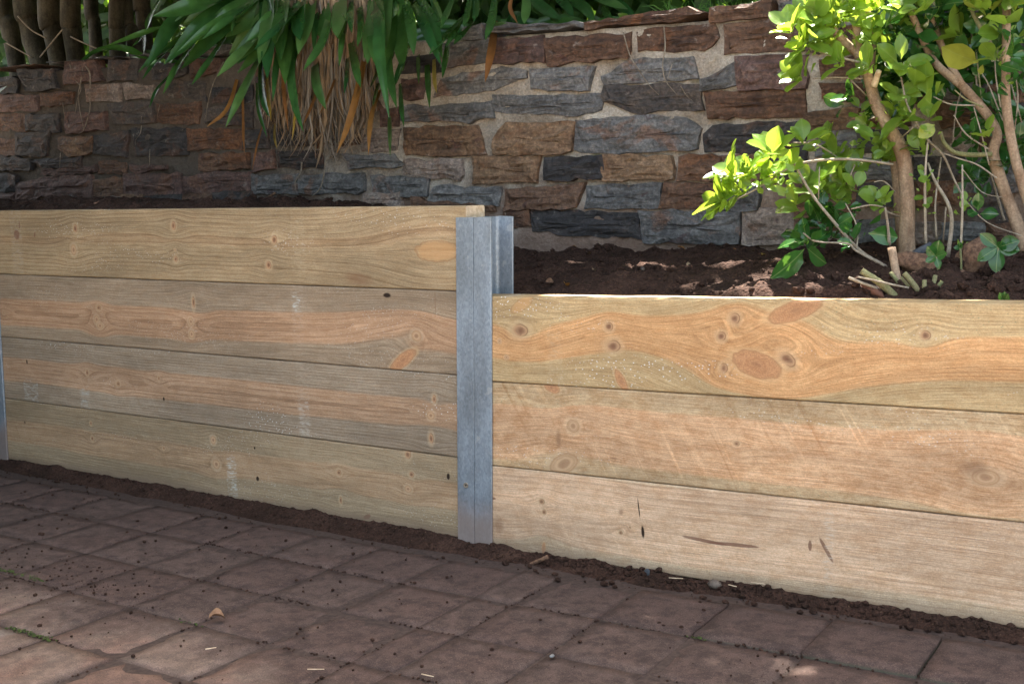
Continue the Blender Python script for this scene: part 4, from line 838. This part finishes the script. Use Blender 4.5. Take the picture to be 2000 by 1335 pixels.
# ---- cut stump with pruned canes
st0 = on_soil(1785, 575); stump = empty('cut_stump', st0); tag(stump, 'cluster of pruned canes sprouting from a cut stump behind the lower wall', 'stump')
for q, Y, m in [([960,830,60, 900,640,66, 850,370,70], (.24, .26), M_BARK), ([1010,830,36, 930,700,36, 840,585,34], (.22, .23), M_GREENSTEM), ([900,815,66, 780,700,66, 590,570,58], (.16, .13), M_GREENSTEM), ([1110,800,52, 1050,700,50, 960,590,46], (.20, .19), M_GREENSTEM),
    ([1090,800,30, 1010,720,30, 930,625,26], (.21, .2), M_GREENSTEM), ([1135,800,40, 1135,650,38], (.18, .18), M_GREENSTEM), ([1130,810,38, 1220,750,36, 1290,660,32], (.19, .2), M_GREENSTEM), ([1200,740,42, 1215,680,40, 1232,610,38], (.24, .25), M_GREENSTEM), ([730,725,26, 600,680,26, 480,632,26], (.14, .10), M_TWIG), ([1000,720,16, 850,690,18, 700,655,18, 555,625,16], (.15, .11), M_TWIG)]:
    pstem(stump, 'cane', [v*(2.671/4.444) if i % 3 == 2 else v for i, v in enumerate(q)], Y, m, zf=ZJ, seg=10, wob=.05)
# ---- rotten wood lumps
def lump_mesh(name, sx, sy, sz, seed, ns=.35, fr=3., sub=3):
    bm = bmesh.new(); bmesh.ops.create_icosphere(bm, subdivisions=sub, radius=1)
    for v in bm.verts:
        d = v.co.normalized(); k = 1 + ns*mn.fractal(d*fr + Vector((seed, 0, 0)), 1, 2, 3); v.co = Vector((d.x*sx*k, d.y*sy*k, d.z*sz*k))
    me = bpy.data.meshes.new(name); bm.to_mesh(me); bm.free(); me.polygons.foreach_set('use_smooth', [sub > 1]*len(me.polygons)); return me
def pxlump(name, lab, cat, x, y, Y, s, rot, mat, zf=ZJ, group=None, ns=.35):
    (px, py), = zf([(x, y)]); P = at(px, py, Y); o = link(name, lump_mesh(name, *s, x*.01, ns), mat, None, P); o.rotation_euler = rot; tag(o, lab, cat, group); return o
pxlump('rotten_log', 'crumbling brown chunk of rotten wood beside the bent trunk', 'wood', 1200, 560, .36, (.085, .03, .030), (0, .28, .1), M_ROTTEN)
pxlump('rotten_log', 'upright reddish chunk of rotten wood between the bushes', 'wood', 1530, 480, .40, (.028, .02, .048), (0, .45, 0), M_ROTTEN)
pxlump('bark_slab', 'dark grey slab of bark leaning on the bent trunk', 'bark', 1060, 430, .40, (.046, .008, .010), (0, -.62, .1), M_SLATE, ns=.2)
pxlump('brick_shard', 'flat orange brick shard half buried behind the lower wall', 'brick', 690, 745, .14, (.026, .010, .009), (0, .5, 0), M_BRICK, ns=.15)

# ================================================================ TREES, HEDGE, WEEDS ON THE TERRACE
def leaf_cloud(C, sizes, rng, tiltz=.6):
    """numpy: one creased leaf (two quads) per centre"""
    n = len(C); a = rng.normal(size=(n, 3)); a[:, 2] *= tiltz; a /= np.linalg.norm(a, axis=1)[:, None]
    b_ = rng.normal(size=(n, 3)); b_ -= a*(a*b_).sum(1)[:, None]; b_ /= np.linalg.norm(b_, axis=1)[:, None]; c = np.cross(a, b_)
    l = sizes[:, None]; w = l*.32
    V = np.stack([C-a*l*.5, C+b_*w-c*l*.06, C+a*l*.5-c*l*.12, C-b_*w-c*l*.06, C-a*l*.1+b_*w*.9-c*l*.05, C-a*l*.1-b_*w*.9-c*l*.05], 1).reshape(-1, 3)
    k = np.arange(n)[:, None]*6; F = np.concatenate([k+np.array([[0, 4, 1, 2]]), k+np.array([[0, 2, 3, 5]])]); return V, F
NR = np.random.default_rng(5)
def trunkpx(par, q, Y, mat=M_TRUNK):
    out = []
    for x, y, w in q: P = at(x, y, Y); out.append((P.x, P.y, P.z, w/2/FPX*(P-CAM).dot(FW)))
    lo = out[0]; out = [(lo[0]+(lo[0]-out[1][0])*.9, lo[1], lo[2]-.9*(out[1][2]-lo[2]), lo[3]*1.08)] + out
    hi = out[-1]; pv = out[-2]; k = (3.1-hi[2])/max(.05, hi[2]-pv[2]); out.append((hi[0]+(hi[0]-pv[0])*min(k, 2.5), hi[1]+.1, 3.1, hi[3]*.7))
    return stem(par, 'trunk', out, mat, 12, .035)
t1 = empty('garden_tree', at(110, 100, 1.75)); tag(t1, 'shaded multi-stemmed tree, stems crowded behind the left end of the wall', 'tree')
t2 = empty('garden_tree', at(240, 95, 1.6)); tag(t2, 'pale barked tree with a leaning stem, beside the large strap leaved plant', 'tree')
for q, Y in [([(30,110,34),(18,50,36),(2,-10,38)], 1.7), ([(75,108,40),(58,50,52),(48,-10,60)], 2.0), ([(112,110,34),(102,55,38),(95,-10,44)], 1.62), ([(147,105,36),(140,50,38),(138,-10,40)], 1.66), ([(188,100,26),(184,40,24),(177,-10,28)], 2.5)]: trunkpx(t1, q, Y)
for q, Y in [([(230,100,32),(228,50,30),(228,-10,30)], 1.6), ([(268,100,34),(256,55,26),(246,-10,24)], 1.68), ([(282,60,30),(280,20,32),(276,-20,34)], 1.9)]: trunkpx(t2, q, Y)
# crowns: unseen, shaped to shade the wall; gaps cut to let the sun through to the bush and the lower wall
tgt = [Vector(at(x, y, Y)) for x, y, Y in SUNNY]
lit = [(t, .055) for t in tgt] + [(Vector((x, .068, .60+.04*x)), .022) for x in np.arange(.22, .92, .045)] + [(Vector((x, WALL-.005, 1.33)), .022) for x in np.arange(-.15, .55, .05)]
lit += [(Vector((.95+.2*k, .1, .64)), .02) for k in range(3)]
def crown(par, x0, x1, y0, y1, n, seed, za=2.75, zb=3.9, name='crown'):
    rng = np.random.default_rng(seed); C = np.c_[rng.uniform(x0, x1, n), rng.uniform(y0, y1, n), rng.uniform(za, zb, n)]
    C[:, 2] += (zb-za)*   .3*np.sin(C[:, 0]*2.1+C[:, 1]) * np.cos(C[:, 1]*1.7)
    keep = np.ones(n, bool); Sv = np.array(S)
    for t, r in lit:
        d = C-np.array(t); k = d@Sv; dist = np.linalg.norm(d-k[:, None]*Sv, axis=1); keep &= dist > r+.025
    C = C[keep]; V, F = leaf_cloud(C, rng.uniform(.085, .15, len(C)), rng); V -= np.array(par.location)
    tag(link(name, npmesh(name, V, F), M_CROWN, par), kind='stuff')
crown(t1, -5.2, -1.2, -.45, 3.6, 30000, 1); crown(t2, -1.2, 3.2, -.35, 3.4, 44000, 2)
crown(t1, -3.9, -1.3, -.9, 1.0, 14000, 3, 1.95, 2.9, 'shade_foliage')  # low foliage out of view, added to darken the left wall and sleepers
for par, pts in ((t1, [(-3.2, 2.0, 2.9), (-4.2, 2.8, 3.4), (-2.2, 1.6, 3.3)]), (t2, [(-1.6, 1.9, 3.0), (.4, 2.2, 3.3), (1.9, 2.4, 3.5)])):
    b_ = Vector(par.location)
    for p in pts: stem(par, 'limb', [(b_.x, b_.y, 2.4, .05), ((b_.x+p[0])/2, (b_.y+p[1])/2, 2.9, .04), (*p, .02)], M_TRUNK, 8)
# hedge further back, in full sun
def hedge(name, lab, x0, x1, y0, y1, z0, z1, n, mat, sz, seed):
    rng = np.random.default_rng(seed); C = np.c_[rng.uniform(x0, x1, n), rng.uniform(y0, y1, n), z0+(z1-z0)*rng.uniform(0, 1, n)]
    V, F = leaf_cloud(C, rng.uniform(*sz, n), rng, 1.); tag(link(name, npmesh(name, V, F), mat), lab, name, kind='stuff')
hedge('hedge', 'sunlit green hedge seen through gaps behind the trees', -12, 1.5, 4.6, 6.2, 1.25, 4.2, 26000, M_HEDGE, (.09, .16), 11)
hedge('side_shade_hedge', 'unseen dense hedge added to shade the left side of the paved yard', -3.3, -2.15, -1.2, .32, -.1, 3.0, 9000, M_CROWN, (.10, .17), 14)  # stands outside the frame, added to shade the left end
hedge('front_shade_hedge', 'unseen dense hedge added left of the paved yard to block sky light', -3.0, -1.5, -4.4, -1.2, -.1, 3.0, 17000, M_CROWN, (.10, .17), 15)  # added out of view to cut sky and bounce light from the left
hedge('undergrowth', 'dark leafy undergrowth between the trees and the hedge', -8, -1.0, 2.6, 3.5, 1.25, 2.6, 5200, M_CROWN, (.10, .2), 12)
hedge('shrubbery', 'green shrubbery behind the strap leaved plants and the bush', -2.2, 3.0, 2.0, 3.4, 1.25, 2.7, 9000, M_CROWN, (.08, .14), 13)
# grass tuft and broad-leaved weed on the wall top
gv, gf = [], []
for _ in range(420):
    P = at(U(1290, 1640), 40, WALL+U(.16, .45)); P.z = 1.29; h = U(.05, .14); d = Vector((U(-.5, .5), U(-.5, .5), 1))
    V, F = blade_mesh('g', [P, P+d*h*.5, P+d*h*.8+Vector((d.x*.05, d.y*.05, 0)), P+d*h*.9+Vector((d.x*.1, d.y*.1, -.01))], U(.002, .004), .3, 4); gv.append((V, F))
V, F = join(gv); tag(link('grass', mesh('grass', V, F), M_GRASS), 'tuft of thin grass growing behind the capstones', 'grass', kind='stuff')
wd = empty('weed', at(1275, 30, WALL+.2)); wd.location.z = 1.29; tag(wd, 'light green broad-leaved weed on top of the wall between strap leaves and grass', 'weed')
for _ in range(26):
    a = U(0, 6.28); d = Vector((math.cos(a), math.sin(a), U(.3, 1.6))); P = Vector(wd.location) + Vector((U(-.08, .08), U(-.04, .06), U(0, .05))); put_leaf(wd, P, d, Vector((0, -.4, 1)), U(.035, .065), 'n')
# twigs between the trunks
for q, lab in [([(5,80),(40,100),(64,113)],'thin dry twig lying on the wall end below the trees'),([(35,32),(60,58),(90,75)],'pale broken twig slanting between two tree stems'),([(138,72),(165,85),(198,99)],'pale straight twig leaning from the tree foot to the wall'),([(122,58),(100,85),(78,112)],'dark forked twig leaning against the tree foot')]:
    r = [at(x, y, 1.25) for x, y in q]; V, F = tube([(*p, .0035) for p in r], 6); c = r[0]; tag(link('twig', mesh('twig', [Vector(v)-c for v in V], F), M_TWIG, None, c), lab, 'twig')
# ================================================================ SMALL THINGS
# roots clinging to the wall
def root(q, w, lab, zf=ZA, mat=M_ROOT):
    pts = zf([(q[i], q[i+1]) for i in range(0, len(q), 2)]); n = len(pts); R = []
    for i, (x, y) in enumerate(pts): P = at(x, y, WALL-.022); R.append((P.x, P.y, P.z, .72*w*(1-.6*i/(n-1))))
    V, F = tube(R, 6, wob=.3); c = Vector(R[0][:3]); tag(link('root', mesh('root', [Vector(v)-c for v in V], F), mat, None, c), lab, 'root')
root([655,185,690,260,690,400,690,520,665,620,640,690], .005, 'thick pale root climbing the wall over the maroon stone')
root([535,180,570,290,620,360,595,440,575,560], .003, 'thin pale root zigzagging over the maroon stones'); root([635,210,615,330,600,420,615,550,640,680,600,715], .003, 'slender forked root beside the thick pale root')
root([480,475,500,610], .002, 'short hair root on the dark end of the wall'); root([1085,580,1080,630], .002, 'tiny root stub on a black stone'); root([1085,650,1075,710,1040,760,1040,800], .002, 'short kinked root below the tiny stub')
root([1150,830,1145,955], .002, 'hair root above the thin red stone'); root([462,860,458,975], .002, 'hair root at the thin long red stone'); root([1225,490,1205,585], .002, 'fine root under the low leaf tips')
root([180,170,215,290,270,380,320,450,365,495], .003, 'pale dry root slanting down over the slate stones', ZD); root([392,140,398,250,385,340,400,420,460,495], .0035, 'pale dry root hanging beside the slanting root', ZD); root([435,335,415,400,425,420], .002, 'small curled root between the hanging roots', ZD); root([480,450,510,500,540,525], .0025, 'short root at the foot of the hanging roots', ZD)
root([340,160,260,330,220,480,205,590], .003, 'grey dry stalk hanging from the large strap leaved plant', ZB); root([1210,870,1130,920,1110,1020,1080,1130,1015,1195], .005, 'grey forked root dangling lowest under the dead leaves', ZB); root([940,930,930,1010,890,1080,895,1150], .004, 'thin grey root dangling beside the forked one', ZB)
root([735,1165,640,1230,595,1265], .006, 'dark bent root above the soil heap at the wall foot', ZB, M_ROTTEN)
# soil clods: joined, too small and too many to count
def clods(name, lab, pts, mat):
    base = [lump_mesh('c%d' % k, 1, .9, .75, k*3.3, .35, 2., 1) for k in range(4)]; data = []
    for me in base:
        v = np.array([p.co[:] for p in me.vertices]); f = np.array([p.vertices[:] for p in me.polygons]); data.append((v, f)); bpy.data.meshes.remove(me)
    VV, FF, o = [], [], 0
    for i, (x, y, z, r) in enumerate(pts):
        v, f = data[i % 4]; a = U(0, 6.28); R = np.array([[math.cos(a), -math.sin(a), 0], [math.sin(a), math.cos(a), 0], [0, 0, 1]])
        VV.append(v@R.T*r+np.array([x, y, z])); FF.append(f+o); o += len(v)
    tag(link(name, npmesh(name, np.concatenate(VV), np.concatenate(FF)), mat), lab, 'soil', kind='stuff')
pts = []
for _ in range(2600):
    x, y = U(-1.4, 1.9), U(.1, WALL-.02); r = .002+.012*RNG.random()**5; p = soil_pt(x, y); pts.append((x, y, p[2]+r*.2, r))
for _ in range(160):
    x, y = RNG.gauss(1.25, .25), U(.1, .4); r = U(.006, .019); p = soil_pt(x, y); pts.append((x, y, p[2]+r*.2, r))
clods('soil_crumbs', 'crumbs and clods of dark soil on the raised bed', pts, M_SOIL)
pts = []
for _ in range(1500):
    x = U(-2.0, 1.7); y = -abs(RNG.gauss(0, .05)) ; r = .0015+.008*RNG.random()**4
    if x < .1: r *= .6
    p = strip_pt(x, max(y, -.15)); pts.append((x, y, max(p[2], ground_z(x, y))+r*.3, r))
for _ in range(260):
    x = U(.25, 1.7); y = U(-.03, .003); r = .002+.009*RNG.random()**2; p = strip_pt(x, y); pts.append((x, y, p[2]+r*.2, r))
for _ in range(3000):
    x, y = U(-2.0, 1.8), U(-1.35, -.1); r = .0009+.005*RNG.random()**6; q = mn.noise(Vector((x*3, y*3, 1)))
    if q < U(-.6, .5): continue
    pts.append((x, y, ground_z(x, y)+r*.4+.001, r))
for _ in range(300):
    x, y = RNG.gauss(-.62, .16), RNG.gauss(-.62, .05); r = .0008+.0030*RNG.random()**3; pts.append((x, y, ground_z(x, y)+r*.4+.001, r))
clods('soil_crumbs', 'crumbs of dark soil scattered over the paving', pts, M_SOIL)
pts = []
for (ya, sd) in [(-.287, 1), (-.487, 1), (-.685, 1), (-.886, 1)]:
    for _ in range(420):
        x = U(-1.6, 1.6)
        if mn.noise(Vector((x*4, ya*9, 3))) < .05: continue
        r = U(.0012, .0032); pts.append((x, ya+RNG.gauss(0, .003), ground_z(x, ya)-.002+r*.3, r))
for cx in colx:
    for _ in range(90):
        y = U(-1.2, -.1)
        if mn.noise(Vector((cx*7, y*5, 8))) < .05: continue
        r = U(.0012, .003); pts.append((cx+RNG.gauss(0, .003), y, ground_z(cx, y)-.002+r*.3, r))
clods('joint_filling', 'dark soil crumbs caught in the joints of the paving', pts, M_SOIL)
pts = [(x+U(-.012, .012)*s, y+RNG.gauss(0, .004), ground_z(x, y)+.001, U(.0012, .003)) for x0, x1, y, s, n in ((-.47, -.33, -.888, 1, 90), (-.84, -.66, -.67, 3, 110), (.74, .77, -.29, 1, 14), (-.19, -.14, -.69, 2, 12)) for x in np.linspace(x0, x1, n)]
clods('moss', 'tufts of green moss in the paving joints', pts, M_MOSS)
# fallen leaves, chips, stones
def dry_leaf(P, ln, mat, lab, rot, cat='leaf', group=None, curl=.5):
    V, F = [], []; n = 6; rr = random.Random(lab)
    for i in range(n+1):
        t = i/n; w = ln*.30*math.sin(math.pi*(t*.94+.03))**.8
        for s in (-1, -.5, 0, .5, 1): V.append((ln*(t-.5), w*s, ln*(curl*.45*abs(s)**1.5*math.sin(math.pi*t) + .15*curl*math.sin(3*t+s) + rr.uniform(-.02, .02))))
    for i in range(n):
        for s in range(4): F.append((i*5+s, i*5+s+1, (i+1)*5+s+1, (i+1)*5+s))
    o = link('dry_leaf', mesh('dry_leaf', V, F), mat, None, P); o.rotation_euler = rot; tag(o, lab, cat, group); return o
def pg(x, y): P = atz(x, y, 0); return atz(x, y, ground_z(P.x, P.y)+.004)
dry_leaf(pg(424, 1210)+Vector((0, 0, .006)), .032, plain('dry_leaf_tan', (.20, .105, .058), (.30, .175, .10), 60), 'curled tan dry leaf lying on the paving joint', (.2, .1, .5), curl=.9)
for i, (x, y, ln, m, lab) in enumerate([(1218,543,.034,M_DEADY,'pointed yellow leaf on the bare soil'),(1160,533,.02,M_STRAW,'pale torn leaf scrap on the soil'),(1105,562,.026,M_DEADO,'orange and green leaf behind the top sleeper'),(1148,500,.024,M_STRAW,'pinkish dry leaf near the foot of the wall'),(1122,488,.02,M_DEADO,'curled brown leaf against the wall foot'),(1330,492,.03,M_DEADO,'brown leaf standing upright at the wall foot'),(1075,558,.03,M_ROTTEN,'dark brown curled leaf near the steel post'),(1345,522,.016,M_STRAW,'small pale leaf crumb on the open soil'),(1435,495,.018,M_DEADO,'small orange leaf below the sunlit branch'),(1490,503,.018,M_DEADY,'small ochre leaf under the bush edge')]):
    P = on_soil(x, y); dry_leaf(P+Vector((0, 0, .008)), ln, m, lab, (U(.1, .7), U(-.5, .5), U(0, 3)))
pxy = lambda x, y: [(x, y)]
def pebble(x, y, s, mat, lab, cat, soil=False, name='pebble', rot=None, dz=0):
    P = (on_soil(x, y) if soil else pg(x, y)) + Vector((0, 0, dz)); o = link(name, lump_mesh(name, *s, x*.013, .2, 2., 2), mat, None, P); o.rotation_euler = rot or (U(-.3, .3), U(-.3, .3), U(0, 3)); tag(o, lab, cat)
Ps = at(1261, 1122, -.02)
o = link('slate_chip', lump_mesh('slate_chip', .009, .003, .016, 3.1, .25, 2., 2), M_SLATE, None, Ps); o.rotation_euler = (.2, .35, .2); tag(o, 'pointed slate chip standing in the soil at the timber foot', 'slate chip')
Ps = at(1396, 1140, -.022)
o = link('pebble', lump_mesh('pebble', .015, .010, .010, 5.1, .2, 2., 2), M_PEB, None, Ps); tag(o, 'rounded brown pebble in the soil against the lower timber wall', 'pebble')
pebble(785, 1029, (.008, .005, .003), M_SLATE, 'small blue-grey chip under the higher timber wall', 'chip', name='slate_chip', dz=.012)
pebble(1078, 1280, (.006, .005, .003), plain('gravel_white', (.14, .14, .135), (.26, .26, .25), 200), 'whitish gravel lump on a paving cross joint', 'gravel', name='gravel')
pebble(1063, 500, (.020, .010, .009), M_SLATE, 'dark grey stone half sunk in soil near the steel post', 'stone', True, 'stone_lump')
pebble(1255, 525, (.008, .006, .006), M_PEB, 'small light pebble on the raised soil', 'pebble', True)
# straw splinters
for i, (x, y, l, a, lab) in enumerate([(412,1269,.02,.9,'short pale splinter beside the tan leaf'),(617,1310,.03,.5,'long pale splinter on the light paver'),(835,1322,.025,.05,'orange splinter at the front edge of the paving'),(1480,1158,.03,.05,'pale stalk lying on the soil strip'),(1430,1163,.02,-.2,'short straw on the soil strip near the pebble'),(1320,1148,.03,.3,'thin straw by the standing slate chip')]):
    P = pg(x, y) + Vector((0, 0, .004 if y > 1200 else .022)); d = Vector((math.cos(a), math.sin(a), .03))*l/2
    V, F = tube([(*(-d), .0011), (*d, .0008)], 5); tag(link('straw', mesh('straw', V, F), M_CUT, None, P), lab, 'straw')
rp = [at(x, y, -.035) for x, y in ((1025, 1108), (1045, 1098), (1070, 1087))]
V, F = tube([(*p, .005) for p in rp], 7, wob=.3); tag(link('root', mesh('root', V, F), M_ROTTEN), 'dark root fragment lying at the foot of the lower timber wall', 'root')
